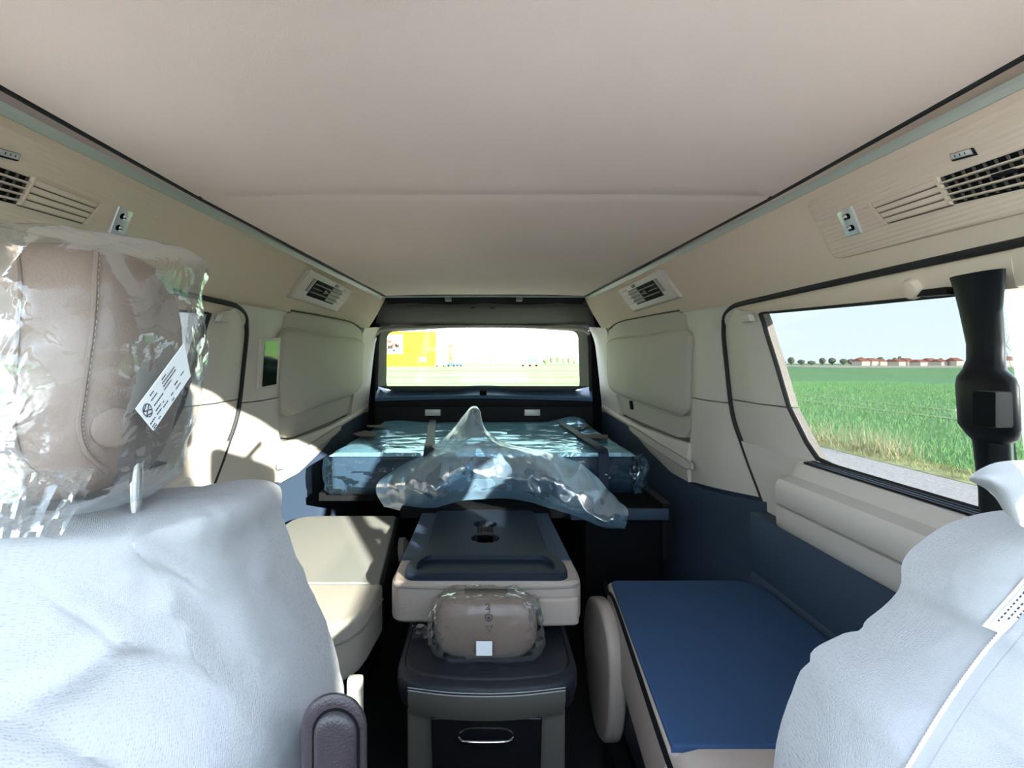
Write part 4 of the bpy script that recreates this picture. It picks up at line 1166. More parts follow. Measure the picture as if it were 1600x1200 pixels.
def mid_fn(p, d):
    if d.x > 0.7 and d.z < -0.3:
        p.x += 0.010 * (-d.z)
    return p
mb = blob_bag('headrest_bag', 0.0015, 1.250, -0.600, 0.127, 0.056, 0.071, 'bag', 0.010, 16, 2, fn=mid_fn)
tag(mb, 'small clear plastic bag wrapped round the middle seat headrest', 'plastic bag')
kn = []
for t in range(5):
    kn.append([at(668 - 6 * t - 2 * math.sin(3 * k + t), 985 - 9 + 4 * k + 3 * math.cos(2 * t + k), 1.25 + 0.006 * math.sin(k * 2 + t)) for k in range(6)])
grid('bag_tail', kn, 'bag', mb, 25)
YL = 1.180
q = [at(744, 1024, YL), at(769, 1024, YL), at(769, 1002, YL), at(744, 1002, YL)]
prism('white_label', q, [p + Vector((0, -0.0015, 0)) for p in q], 'paper', mb)
# printed marks on the bag: recycling triangle, round arrow, letters on their side
def ring_mark(name, cx, cy, r, Y, parent, n=3, gap=0.0, width=1.6):
    pts = [at(cx + r * math.cos(2 * math.pi * k / n + math.pi / 2), cy + r * math.sin(2 * math.pi * k / n + math.pi / 2), Y) for k in range(n)]
    return tube(name, pts, width / 2 / FPX * Y, 'ink', parent, 5, closed=True)
ring_mark('recycling_mark', 764.5, 981, 6, YL - 0.002, mb)
ring_mark('round_arrow_mark', 763.5, 965, 5.5, YL - 0.002, mb, 16)
lathe('arrow_core', at(763.5, 965.5, YL - 0.001), (0, -1, 0), [(0.0035, 0), (0.0035, 0.001)], 'ink', mb, 12)
tube('letter_mark', [at(758, 944, YL - 0.001), at(765, 944, YL - 0.001), at(765, 947, YL - 0.001), at(762, 949, YL - 0.001), at(766, 952, YL - 0.001), at(758, 952, YL - 0.001)], 0.0011, 'ink', mb, 5)
tube('letter_mark', [at(764, 955, YL - 0.001), at(766, 955, YL - 0.001)], 0.0015, 'ink', mb, 5)

# ================================================================== FRONT SEATS
def super_row(cx, cy, hw, dep, z, n, p=0.5, a0=-0.15, a1=1.15, tilt=0.0):
    """front half of a rounded seat outline, from the left flank over the front to the right flank"""
    r = []
    for k in range(n):
        th = math.pi * (a0 + (a1 - a0) * k / (n - 1))
        c, s_ = math.cos(th), math.sin(th)
        X = cx - hw * math.copysign(abs(c) ** p, c)
        Y = cy - dep * math.copysign(abs(s_) ** p, s_)
        r.append(Vector((X, Y, z)))
    return r

def headrest_rows(cx, y0, y1, z0, z1, hw, n=14, m=48):
    rows = []
    for t in range(n):
        a = math.pi * t / (n - 1)
        k = max(0.03, abs(math.sin(a)) ** 0.27)
        z = (z0 + z1) / 2 + (z1 - z0) / 2 * math.cos(a)
        r = []
        for q in range(m):
            b = 2 * math.pi * q / m
            r.append(V(cx + hw * k * math.copysign(abs(math.cos(b)) ** 0.32, math.cos(b)), (y0 + y1) / 2 + 0.012 * math.cos(a) + (y1 - y0) / 2 * k * math.copysign(abs(math.sin(b)) ** 0.55, math.sin(b)), z))
        rows.append(r)
    return rows

# ---------------- image left seat
fs = root('front_seat', V(-0.47, 0.6, -1.05), 'front seat with beige leather headrest in clear plastic, image left, nearest the camera', 'seat', 'front seats')
HX, HY0, HY1, HZ0, HZ1, HW = -0.515, 0.520, 0.690, -0.140, 0.128, 0.153
hd = grid('headrest', headrest_rows(HX, HY0, HY1, HZ0, HZ1, HW), 'headrest', fs, 60, closed=True)
def hr_pt(x, y, Y): return at(x, y, Y)
# welts on the headrest: front edge and inner panel line
def on_head(x, y):
    """first hit of a sight line with the headrest block"""
    o_ = Vector((0, 0, EYE)); d = (at(x, y, 1.0) - o_).normalized()
    ok, loc, nrm, idx = hd.ray_cast(o_ - world_loc(hd), d)
    return (loc + world_loc(hd) - d * 0.0015) if ok else None
bpy.context.view_layer.update()
for px_ in (((152, 384), (149, 430), (147, 480), (142, 530), (135, 580), (128, 630), (124, 662), (130, 695), (145, 718), (168, 738)),
            ((2, 364), (16, 378), (26, 402), (30, 440), (28, 500), (24, 560), (20, 620), (22, 680), (36, 722), (60, 745))):
    pts = [on_head(p.x, p.y) for p in catmull([(a, b, 0) for a, b in px_], 40)]
    pts = [p for p in pts if p]
    if len(pts) > 3:
        tube('welt', pts, 0.0026, 'headrest', hd, 6)
# stitches beside the front edge
px_ = ((157, 384), (154, 430), (152, 480), (147, 530), (140, 580), (133, 630), (129, 662), (135, 695), (150, 718), (172, 736))
pts = [on_head(p.x, p.y) for p in catmull([(a, b, 0) for a, b in px_], 91)]
sv, sf = [], []
for k in range(0, 90, 2):
    a, b = pts[k], pts[k + 1]
    if a and b:
        n_ = len(sv); w = Vector((0.0006, 0, 0.0003))
        sv += [a - w, a + w, b + w, b - w]; sf.append((n_, n_ + 1, n_ + 2, n_ + 3))
o = mesh('stitch_row', sv, sf, 'thread', hd, 0); o['kind'] = 'stuff'
c = on_head(182, 668)
if c: lathe('hinge_button', c + Vector((-0.004, 0, 0)), (0.75, -0.6, 0), [(0.020, 0), (0.020, 0.005), (0.017, 0.007), (0.003, 0.007)], 'headrest', hd, 28)
for xx in (-0.385, -0.645):
    tube('headrest_post', [V(xx, 0.600, -0.20), V(xx, 0.600, -0.11)], 0.0065, 'chrome', fs, 12)
# padded back under the cover
bk = [super_row(-0.475, 0.70, hw, d, z, 30, 0.5, 0, 1) for z, hw, d in ((-0.19, 0.10, 0.06), (-0.20, 0.14, 0.09), (-0.25, 0.165, 0.12), (-0.34, 0.20, 0.14), (-0.45, 0.225, 0.16), (-0.70, 0.23, 0.18))]
bk = [[V(p.x, p.y, p.z) for p in r] for r in bk]
shell('backrest', bk, [[p + Vector((0, 0.06, 0)) for p in r] for r in bk], 'leather_grey', fs, 60)
box('cushion', -0.72, -0.22, 0.12, 0.60, -0.82, -0.68, 'leather_grey', fs, 0.04, 3)
box('pedestal', -0.68, -0.26, 0.15, 0.62, -1.05, -0.82, 'black_plastic', fs, 0.01)
# folded-up armrest with rounded end and inset cap
def arch(cx, hw, ztop, zbot, n=18):
    r = [(cx - hw, zbot)]
    for k in range(n + 1):
        th = math.pi - math.pi * k / n
        r.append((cx + hw * math.cos(th), ztop - hw * 1.05 + hw * 1.05 * math.sin(th)))
    r.append((cx + hw, zbot))
    return r
ac = at(527, 1072, 0.50)
ax, az = ac.x, ac.z - EYE
A0 = arch(ax, 0.0300, az, -0.55)
ar = prism('armrest', [V(x * 1.12 - 0.018, 0.60, z - 0.075) for x, z in A0], [V(x, 0.492, z) for x, z in A0], 'armrest_brown', fs, 0.012, 4)
A1 = arch(ax + 0.001, 0.0195, az - 0.017, -0.54)
prism('armrest_cap', [V(x, 0.52, z) for x, z in A1], [V(x, 0.484, z) for x, z in A1], 'armrest_brown', ar, 0.009, 4)
tube('armrest_seam', [V(x, 0.4915, z) for x, z in arch(ax + 0.001, 0.0205, az - 0.016, -0.52)], 0.0012, 'black', ar, 5)

def cover_sheet(name, levels, cx, n, a0, a1, amp, seed, extra=None, material='fleece'):
    rows = []
    ctrl = []
    for z, hw, yb, dep, cxo in levels:
        ctrl.append([p for p in super_row(cx + cxo, yb, hw, dep, z, n, 0.55, a0, a1)])
    m = 70
    cols = [catmull([r[j] for r in ctrl], m) for j in range(n)]
    for i in range(m):
        r = []
        for j in range(n):
            p = cols[j][i]
            k = crumple((p.x * 1.3, p.y, p.z * 0.7), amp, 6, seed) + crumple((p.x, p.y, p.z), amp * 0.3, 13, seed + 2) + 0.001 * noise.noise(p * 60)
            nrm = Vector((p.x - cx, p.y - 0.75, 0.05)).normalized()
            p = p + nrm * (k - amp * 0.3)
            if extra: p = extra(p)
            r.append(V(p.x, p.y, p.z))
        rows.append(r)
    return grid(name, rows, material, None, 60, uv=True, uvscale=(1.0, 0.8))

LV = [(-0.158, 0.02, 0.66, 0.02, -0.03), (-0.160, 0.08, 0.68, 0.06, -0.02), (-0.165, 0.135, 0.70, 0.10, -0.01), (-0.174, 0.172, 0.70, 0.13, 0.0), (-0.185, 0.186, 0.70, 0.15, 0.0), (-0.215, 0.192, 0.70, 0.16, 0.0), (-0.258, 0.212, 0.70, 0.175, 0.0), (-0.315, 0.238, 0.70, 0.19, 0.0), (-0.39, 0.266, 0.70, 0.21, 0.0), (-0.43, 0.272, 0.70, 0.22, 0.0), (-0.52, 0.275, 0.70, 0.24, 0.0), (-0.75, 0.28, 0.70, 0.26, 0.0)]
def left_extra(p):
    # the folded flap at the shoulder corner
    d = math.exp(-((p.x + 0.30) / 0.05) ** 2 - ((p.z + 0.168) / 0.03) ** 2)
    p = p + Vector((0.014, -0.012, 0.016)) * d
    # long creases running down from the shoulder
    for x0, z0, sl, w in ((-0.31, -0.21, 0.9, 0.010), (-0.36, -0.25, 0.5, 0.012), (-0.29, -0.27, 1.6, 0.009), (-0.40, -0.30, -0.6, 0.014), (-0.33, -0.36, 0.35, 0.012)):
        t = (p.z - z0) + (p.x - x0) * sl
        fall = math.exp(-((p.x - x0) / 0.09) ** 2 - ((p.z - z0) / 0.09) ** 2)
        p = p + Vector((0, -0.016, 0)) * (math.exp(-(t / w) ** 2) * fall)
    return p
o = cover_sheet('seat_cover', LV, -0.47, 90, -0.02, 1.02, 0.008, 3, left_extra)
tag(o, 'white non woven protective cover over the front seat back, image left below the wrapped headrest', 'seat cover', 'white seat covers')

# ---------------- bag round the left headrest
def bag_fn(p, d):
    # loose corner standing off at the upper right
    k = max(0, d.x) ** 2 * max(0, d.y + 0.5) * math.exp(-((p.z - 0.125) / 0.035) ** 2)
    p = p + Vector((0.062, 0.0, 0.012)) * min(1, k)
    k2 = max(0, d.x) ** 2 * max(0, d.y + 0.4) * math.exp(-((p.z - 0.03) / 0.07) ** 2)
    p = p + Vector((0.016, 0, 0)) * min(1, k2)
    # flared opening at the bottom
    if p.z < -0.10:
        t = (-0.10 - p.z) / 0.06
        p = p + Vector((d.x * 0.02 * t, d.y * 0.03 * t, 0))
    # bump of film on top at the left
    p.z += 0.014 * math.exp(-((p.x + 0.53) / 0.035) ** 2) * max(0, d.z)
    return p
lb = blob_bag('headrest_bag', HX, (HY0 + HY1) / 2, (HZ0 + HZ1) / 2 - 0.002, HW + 0.010, (HY1 - HY0) / 2 + 0.010, (HZ1 - HZ0) / 2 + 0.012, 'bag', 0.006, 9, 6, 60, 120, 0.32, 0.55, 0.26, bag_fn)
tag(lb, 'large clear plastic bag over the headrest with a printed white sticker, image left', 'plastic bag')
# sticker on the bag
SX = -0.334
def side_pt(x, y, X=SX):
    Y = X * FPX / (x - VX)
    return at(x, y, Y)
q0, q1, q2, q3 = side_pt(211, 639), side_pt(287, 536), side_pt(297, 588), side_pt(239, 673)
nr = (q1 - q0).cross(q3 - q0).normalized()
if nr.x < 0: nr = -nr
st = prism('sticker', [q0, q1, q2, q3], [p + nr * 0.0008 for p in (q0, q1, q2, q3)], 'paper', lb)
def stp(u, v, h=0.0012):
    a = q0.lerp(q1, u); b = q3.lerp(q2, u)
    return a.lerp(b, v) + nr * h
tv, tf = [], []
def ink(u0, u1, v0, v1):
    n_ = len(tv)
    tv.extend([stp(u0, v0), stp(u1, v0), stp(u1, v1), stp(u0, v1)]); tf.append((n_, n_ + 1, n_ + 2, n_ + 3))
for v, a, b in ((0.10, 0.46, 0.55), (0.20, 0.44, 0.72), (0.30, 0.44, 0.72), (0.40, 0.43, 0.60), (0.10, 0.22, 0.29), (0.24, 0.20, 0.32), (0.44, 0.20, 0.40), (0.60, 0.18, 0.30), (0.72, 0.17, 0.27), (0.86, 0.15, 0.20), (0.64, 0.33, 0.36), (0.76, 0.30, 0.42), (0.74, 0.50, 0.56), (0.62, 0.62, 0.70), (0.76, 0.62, 0.74), (0.60, 0.78, 0.86), (0.90, 0.48, 0.54), (0.72, -0.0, 0.13), (0.84, -0.0, 0.08), (0.92, 0.0, 0.09)):
    u = max(0.015, a)
    while u < b:
        L = 0.012 + 0.016 * random.random()
        ink(u, min(b, u + L), v, v + 0.045)
        u += L + 0.006
o = mesh('printed_lines', tv, tf, 'ink', st, 0); o['kind'] = 'stuff'
# round emblem: ring, V above W
def stroke(pts, w=0.0009):
    return [stp(u, v, 0.0016) for u, v in pts]
cu_, cv_ = 0.095, 0.36
ru, rv = 0.062, 0.21
lgv, lgf = [], []
def poly_stroke(pts, w):
    """flat ribbon in sticker space"""
    P_ = [Vector((a * 1.0, b * 0.30)) for a, b in pts]
    for a, b in zip(P_, P_[1:]):
        t = (b - a).normalized(); n2 = Vector((-t.y, t.x)) * w
        n_ = len(lgv)
        for c2 in (a - n2, b - t * -w * 0.5 - n2, b - t * -w * 0.5 + n2, a + n2):
            lgv.append(stp(c2.x, c2.y / 0.30, 0.0014))
        lgf.append((n_, n_ + 1, n_ + 2, n_ + 3))
circ = [(cu_ + ru * math.cos(2 * math.pi * k / 28), cv_ + rv * math.sin(2 * math.pi * k / 28)) for k in range(29)]
poly_stroke(circ, 0.0045)
E = lambda a, b: (cu_ + ru * a, cv_ + rv * b)
poly_stroke([E(0.80, -0.45), E(0.08, 0.0), E(0.80, 0.45)], 0.0055)
poly_stroke([E(0.45, -0.85), E(-0.78, -0.42), E(-0.05, 0.0), E(-0.78, 0.42), E(0.45, 0.85)], 0.0055)
mesh('round_emblem', lgv, lgf, 'ink', st, 0)
# loose cord ring and film tail beside the bag
tail = []
for t in range(9):
    y = 480 + t * 14
    tail.append([side_pt(292 + k * 4.6 + 2.0 * math.sin(t * 1.3 + k), y + 3 * math.sin(k * 2), -0.338 + 0.004 * math.sin(k * 2.2 + t)) for k in range(6)])
grid('film_tail', tail, 'bag', lb, 25)
# film spilling over the cover below the headrest
sp = []
for t in range(14):
    v = t / 13
    sp.append([at(-30 + k * 10 * (1 - 0.35 * v), 745 + 95 * v - 14 * (k / 19) * (1 - v) + 5 * noise.noise(Vector((k * 0.25, v * 2, 2))), 0.515 - 0.055 * v + 0.006 * noise.noise(Vector((k * 0.5, v * 4, 7)))) for k in range(20)])
grid('film_skirt', sp, 'bag', lb, 25)

# small cream buckle standing behind the armrest
bc = at(555, 1068, 0.92)
o = box('belt_buckle', bc.x - 0.013, bc.x + 0.013, 0.91, 0.93, bc.z - EYE - 0.10, bc.z - EYE + 0.012, 'leather', None, 0.006, 2)
tag(o, 'small cream belt buckle tip sticking up behind the dark armrest', 'buckle')

# ---------------- image right seat
f2 = root('front_seat', V(0.56, 0.5, -1.05), 'front seat under a white cover at the image right edge', 'seat', 'front seats')
grid('headrest', headrest_rows(0.675, 0.42, 0.56, -0.11, 0.15, 0.105), 'headrest', f2, 60, closed=True)  # out-of-frame headrest put in to block sun from the middle seat
for xx in (0.63, 0.72):
    tube('headrest_post', [V(xx, 0.49, -0.18), V(xx, 0.49, -0.09)], 0.0065, 'chrome', f2, 12)
bk = [super_row(0.62, 0.575, hw, d, z, 30, 0.5, 0, 1) for z, hw, d in ((-0.22, 0.05, 0.03), (-0.235, 0.07, 0.045), (-0.27, 0.08, 0.06), (-0.34, 0.12, 0.07), (-0.45, 0.14, 0.09), (-0.58, 0.145, 0.10))]
bk = [[V(p.x, p.y, p.z) for p in r] for r in bk]
shell('backrest', bk, [[p + Vector((0, 0.04, 0)) for p in r] for r in bk], 'leather_grey', f2, 60)
box('cushion', 0.34, 0.76, 0.02, 0.50, -0.82, -0.68, 'leather_grey', f2, 0.04, 3)
box('pedestal', 0.38, 0.74, 0.05, 0.52, -1.05, -0.82, 'black_plastic', f2, 0.01)

RV = [(-0.158, 0.02, 0.58, 0.02, 0.02), (-0.164, 0.05, 0.59, 0.05, 0.01), (-0.180, 0.08, 0.595, 0.07, 0.0), (-0.205, 0.106, 0.60, 0.09, 0.0), (-0.222, 0.120, 0.60, 0.10, 0.0), (-0.245, 0.128, 0.60, 0.11, 0.0), (-0.268, 0.130, 0.60, 0.12, 0.0), (-0.292, 0.155, 0.60, 0.125, 0.0), (-0.312, 0.186, 0.60, 0.13, 0.0), (-0.335, 0.222, 0.60, 0.14, 0.0), (-0.38, 0.242, 0.60, 0.15, 0.0), (-0.447, 0.262, 0.595, 0.165, 0.0), (-0.585, 0.275, 0.59, 0.18, 0.0)]
def right_extra(p):
    p.x = min(p.x, 0.775)
    # broad slanting folds
    for x0, z0, sl, w, h in ((0.40, -0.28, 0.9, 0.012, 0.010), (0.36, -0.33, 1.3, 0.010, 0.008), (0.46, -0.24, 0.7, 0.014, 0.008)):
        t = (p.z - z0) + (p.x - x0) * sl
        fall = math.exp(-((p.x - x0) / 0.10) ** 2 - ((p.z - z0) / 0.10) ** 2)
        p = p + Vector((0, -h, 0)) * (math.exp(-(t / w) ** 2) * fall)
    return p
rc = cover_sheet('seat_cover', RV, 0.60, 90, -0.02, 1.02, 0.003, 7, right_extra)
tag(rc, 'white non woven protective cover over the front seat at the image right edge', 'seat cover', 'white seat covers')
# upturned collar of the cover
col_c = [
    [at(1514, 748, 0.49), at(1520, 741, 0.49), at(1535, 731, 0.49), at(1560, 722, 0.49), at(1600, 719, 0.49), at(1660, 722, 0.49)],
    [at(1517, 752, 0.50), at(1530, 750, 0.485), at(1548, 748, 0.475), at(1575, 748, 0.475), at(1610, 750, 0.475), at(1670, 752, 0.475)],
    [at(1540, 764, 0.52), at(1552, 768, 0.495), at(1566, 774, 0.48), at(1590, 780, 0.472), at(1620, 784, 0.47), at(1670, 788, 0.47)],
    [at(1560, 782, 0.53), at(1566, 795, 0.50), at(1580, 810, 0.48), at(1600, 824, 0.47), at(1630, 830, 0.468), at(1680, 836, 0.468)],
]
grid('collar', loft(col_c, 24, 40), 'fleece', rc, 60, uv=True, uvscale=(0.4, 0.2))
# stitched joint band running diagonally and the sewn-in label
bpy.context.view_layer.update()
def on_cover(x, y, lift=0.002):
    o_ = Vector((0, 0, EYE)); d = (at(x, y, 1.0) - o_).normalized()
    ok, loc, nrm, idx = rc.ray_cast(o_, d)
    return (loc - d * lift) if ok else None
band = []
for k in range(30):
    t = k / 29
    x, y = 1625 - 195 * t, 945 + 265 * t - 20 * math.sin(t * 3.14)
    a, b = on_cover(x - 9, y - 7), on_cover(x + 9, y + 7)
    if a and b: band.append([a, a.lerp(b, 0.5) + Vector((0, -0.002, 0)), b])
if len(band) > 3: grid('joint_band', band, 'fleece', rc, 60, uv=True, uvscale=(0.05, 0.4))
stv, stf = [], []
for k in range(60):
    t = k / 59
    x, y = 1612 - 195 * t, 938 + 265 * t - 20 * math.sin(t * 3.14)
    c = on_cover(x, y, 0.0035)
    if c:
        n_ = len(stv)
        for dx, dz in ((-0.0030, -0.0012), (0.0020, -0.0022), (0.0030, 0.0012), (-0.0020, 0.0022)):
            stv.append(c + Vector((dx, 0, dz)))
        stf.append((n_, n_ + 1, n_ + 2, n_ + 3))
o = mesh('stitches', stv, stf, 'paper', rc, 0); o['kind'] = 'stuff'
lq = [on_cover(*p, 0.008) for p in ((1534, 978), (1604, 898), (1630, 925), (1566, 991))]
if all(lq):
    lab = prism('sewn_label', lq, [p + Vector((0, -0.001, 0.0005)) for p in lq], 'paper', rc)
    def lp_(u, v):
        return lq[0].lerp(lq[1], u).lerp(lq[3].lerp(lq[2], u), v) + Vector((0, -0.0022, 0.0008))
    tv, tf = [], []
    for v, a, b in ((0.30, 0.16, 0.9), (0.58, 0.26, 0.95), (0.84, 0.36, 0.9)):
        u = a
        while u < b:
            L = 0.03 + 0.03 * random.random()
            n_ = len(tv); tv += [lp_(u, v), lp_(u + L, v), lp_(u + L, v + 0.10), lp_(u, v + 0.10)]; tf.append((n_, n_ + 1, n_ + 2, n_ + 3))
            u += L + 0.03
    o = mesh('printed_lines', tv, tf, 'ink', lab, 0); o['kind'] = 'stuff'
    tube('label_fold', [lp_(0.08, 0.13), lp_(0.98, 0.13)], 0.0006, 'thread_grey', lab, 4)

# ================================================================== OUTSIDE THINGS
def G(X, Y, h=0.0): return Vector((X, Y, h))
def gbox(name, x0, x1, y0, y1, z0, z1, material, parent=None, bevel=0.0):
    return box(name, x0, x1, y0, y1, z0 - EYE, z1 - EYE, material, parent, bevel)
mat('yellow_wall', (0.72, 0.52, 0.02, 1), 0.7, var=0.03, vscale=0.3)
mat('pale_wall', (0.36, 0.38, 0.32, 1), 0.7)
mat('brown_door', (0.30, 0.17, 0.12, 1), 0.7)
mat('red_print', (0.65, 0.10, 0.10, 1), 0.7)
mat('blue_paint', (0.06, 0.14, 0.30, 1), 0.3)
mat('car_white', (0.75, 0.78, 0.80, 1), 0.3)
mat('window_dark', (0.10, 0.14, 0.18, 1), 0.2)
mat('roof_red', (0.42, 0.16, 0.10, 1), 0.8)
mat('house_wall', (0.72, 0.66, 0.56, 1), 0.8)
mat('far_tree', (0.16, 0.17, 0.12, 1), 0.9)
mat('bark', (0.14, 0.11, 0.09, 1), 0.9)
mat('steel', (0.42, 0.43, 0.45, 1), 0.5, metal=0.3)
DB = 250.0
def fx(px, Y): return (px - VX) / FPX * Y
def fz(py_, Y): return EYE + (VY - py_) / FPX * Y
bl = root('warehouse', G(fx(650, DB), DB), 'bright yellow warehouse with pale side wall seen through the rear window', 'building')
x0, x1 = fx(560, DB), fx(681, DB)
ztop = fz(518, DB)
prism('yellow_body', [G(x0, DB, 0), G(x1, DB, 0), G(x1, DB + 60, 0), G(x0, DB + 60, 0)], [G(x0, DB, ztop), G(x1, DB, ztop), G(x1, DB + 60, ztop), G(x0, DB + 60, ztop)], 'yellow_wall', bl)
# side wing running back, pale
x2 = fx(712, DB + 70)
prism('side_wing', [G(x1, DB, 0), G(x1 + 0.5, DB, 0), G(x2, DB + 70, 0), G(x2 - 8, DB + 70, 0)], [G(x1, DB, ztop - 0.3), G(x1 + 0.5, DB, ztop - 0.3), G(x2, DB + 70, fz(531, DB + 70)), G(x2 - 8, DB + 70, fz(531, DB + 70))], 'pale_wall', bl)
def on_wing(u, z): 
    a = G(x1 + 0.5, DB, z); b = G(x2, DB + 70, z)
    return a.lerp(b, u)
def wing_panel(name, u0, u1, z0, z1, m_, parent, out=0.12):
    n_ = Vector((70, -(x2 - x1 - 0.5), 0)).normalized()
    q_ = [on_wing(u0, z0), on_wing(u1, z0), on_wing(u1, z1), on_wing(u0, z1)]
    return prism(name, q_, [p + n_ * out for p in q_], m_, parent)
for k in range(4):
    wf = wing_panel('window', 0.10 + 0.11 * k, 0.18 + 0.11 * k, 5.2, 8.6, 'car_white', bl, 0.1)
    wing_panel('pane', 0.112 + 0.11 * k, 0.168 + 0.11 * k, 5.5, 8.3, 'window_dark', wf, 0.2)
wing_panel('brown_gate', 0.56, 0.78, 0.3, 11.5, 'brown_door', bl, 0.3)
for k in range(2):
    wf = wing_panel('window', 0.83 + 0.08 * k, 0.89 + 0.08 * k, 5.2, 8.2, 'car_white', bl, 0.1)
    wing_panel('pane', 0.84 + 0.08 * k, 0.88 + 0.08 * k, 5.5, 7.9, 'window_dark', wf, 0.2)
# billboard with red and dark printing on the yellow face
bb = gbox('billboard', fx(596, DB), fx(629.5, DB), DB - 0.5, DB, fz(553, DB), fz(523, DB), 'paper', bl)
for (a, b, c_, d_, mm) in ((597, 610, 531, 536, 'red_print'), (606, 614, 540, 545, 'ink'), (612, 620, 536, 541, 'red_print'), (618, 624, 538, 543, 'ink'), (598, 606, 544, 549, 'red_print'), (609, 613, 533, 535, 'ink'), (614, 618, 546, 549, 'ink')):
    gbox('print_patch', fx(a, DB), fx(b, DB), DB - 0.7, DB - 0.5, fz(d_, DB), fz(c_, DB), mm, bb)
gbox('white_board', fx(657, DB), fx(666, DB), DB - 0.5, DB, fz(565, DB), fz(558, DB), 'paper', bl)
gbox('wall_lamp', fx(636, DB), fx(640, DB), DB - 1.2, DB, fz(548, DB), fz(543, DB), 'yellow_wall', bl)

def car(px0, px1, Y, h, body, label, name='parked_car'):
    xa, xb = fx(px0, Y), fx(px1, Y)
    L = xb - xa
    r = root(name, G((xa + xb) / 2, Y), label, 'car', 'cars parked at the warehouse')
    prof = [(0, 0.25), (0, 0.55), (0.16, 0.62), (0.30, 1.0), (0.72, 1.0), (0.88, 0.62), (1.0, 0.55), (1.0, 0.25)]
    prism('body', [G(xa + L * u, Y, h * v) for u, v in prof], [G(xa + L * u, Y + 1.8, h * v) for u, v in prof], body, r, 0.05)
    prism('side_glass', [G(xa + L * u, Y - 0.03, h * v) for u, v in ((0.24, 0.66), (0.33, 0.94), (0.70, 0.94), (0.80, 0.66))], [G(xa + L * u, Y, h * v) for u, v in ((0.24, 0.66), (0.33, 0.94), (0.70, 0.94), (0.80, 0.66))], 'window_dark', r)
    for u in (0.2, 0.8):
        lathe('wheel', G(xa + L * u, Y - 0.05, h * 0.22), (0, 1, 0), [(h * 0.22, 0), (h * 0.22, 0.3)], 'black', r, 14)
car(679, 697, 225, 1.7, 'car_white', 'white car parked before the pale wing of the warehouse')
car(698, 712, 225, 1.7, 'blue_paint', 'dark blue car parked right of the white car by the warehouse')
car(712.5, 722, 232, 1.7, 'blue_paint', 'small blue car parked farthest from the warehouse wall')
tk = root('lorry', G(fx(832, 230), 230), 'white and blue lorry standing on the horizon right of the red soil', 'lorry')
gbox('cargo_box', fx(822, 230), fx(841, 230), 230, 232.5, 1.0, fz(560.5, 230), 'car_white', tk)
gbox('cargo_stripe', fx(822, 230), fx(841, 230), 229.9, 230, fz(564, 230), fz(561.5, 230), 'blue_paint', tk)
gbox('cab', fx(815, 230), fx(821.5, 230), 230, 232.4, 0.7, 2.7, 'car_white', tk, 0.2)
gbox('windscreen', fx(815.6, 230), fx(819, 230), 229.9, 230, 1.7, 2.5, 'window_dark', tk)
for u in (817, 828, 838):
    lathe('wheel', G(fx(u, 230), 229.9, 0.5), (0, 1, 0), [(0.5, 0), (0.5, 0.3)], 'black', tk, 14)

def far_tree(px_, Y, h, w, label, group):
    X = fx(px_, Y)
    r = root('far_tree', G(X, Y), label, 'tree', group)
    tube('trunk', [G(X, Y, 0), G(X + 0.1, Y, h * 0.5)], w * 0.06, 'bark', r, 5)
    rows = []
    for t in range(7):
        a = math.pi * t / 6
        rows.append([Vector((X, Y, h * 0.62)) + Vector((math.cos(b) * w / 2, math.sin(b) * w / 2, 0)) * max(0.03, math.sin(a)) * (0.8 + 0.35 * noise.noise(Vector((b * 2 + px_, a * 2, h)))) + Vector((0, 0, h * 0.42 * math.cos(a))) for b in [2 * math.pi * k / 10 for k in range(10)]])
    grid('crown', rows, 'far_tree', r, 0, closed=True)
def far_house(px_, Y, w, h, label, wall='house_wall'):
    X = fx(px_, Y)
    r = root('far_house', G(X, Y), label, 'house', 'village houses on the horizon')
    prism('house_walls', [G(X - w / 2, Y, 0), G(X + w / 2, Y, 0), G(X + w / 2, Y + 8, 0), G(X - w / 2, Y + 8, 0)], [G(X - w / 2, Y, h * 0.6), G(X + w / 2, Y, h * 0.6), G(X + w / 2, Y + 8, h * 0.6), G(X - w / 2, Y + 8, h * 0.6)], wall, r)
    prism('roof', [G(X - w / 2 - 0.4, Y - 0.4, h * 0.6), G(X + w / 2 + 0.4, Y - 0.4, h * 0.6), G(X + w / 2 + 0.4, Y + 8.4, h * 0.6), G(X - w / 2 - 0.4, Y + 8.4, h * 0.6)], [G(X - w / 2, Y + 3.9, h), G(X + w / 2, Y + 3.9, h), G(X + w / 2, Y + 4.1, h), G(X - w / 2, Y + 4.1, h)], 'roof_red', r)
random.seed(21)
ORD = ['first', 'second', 'third', 'fourth', 'fifth', 'sixth', 'seventh', 'eighth', 'ninth', 'tenth', 'eleventh', 'twelfth', 'thirteenth', 'fourteenth', 'fifteenth', 'sixteenth', 'seventeenth', 'eighteenth', 'nineteenth', 'twentieth', 'twenty first']
for k, px_ in enumerate([1353, 1368, 1381, 1410, 1424, 1444, 1460, 1476, 1500]):
    far_house(px_, 300 + random.uniform(-15, 25), random.uniform(3.6, 4.6), random.uniform(3.4, 4.6), 'tiny red roofed village house on the horizon, ' + ORD[k] + ' from left in the sliding window')
far_house(1583, 240, 6, 4.5, 'tiny red roofed house on the horizon right of the black pillar')
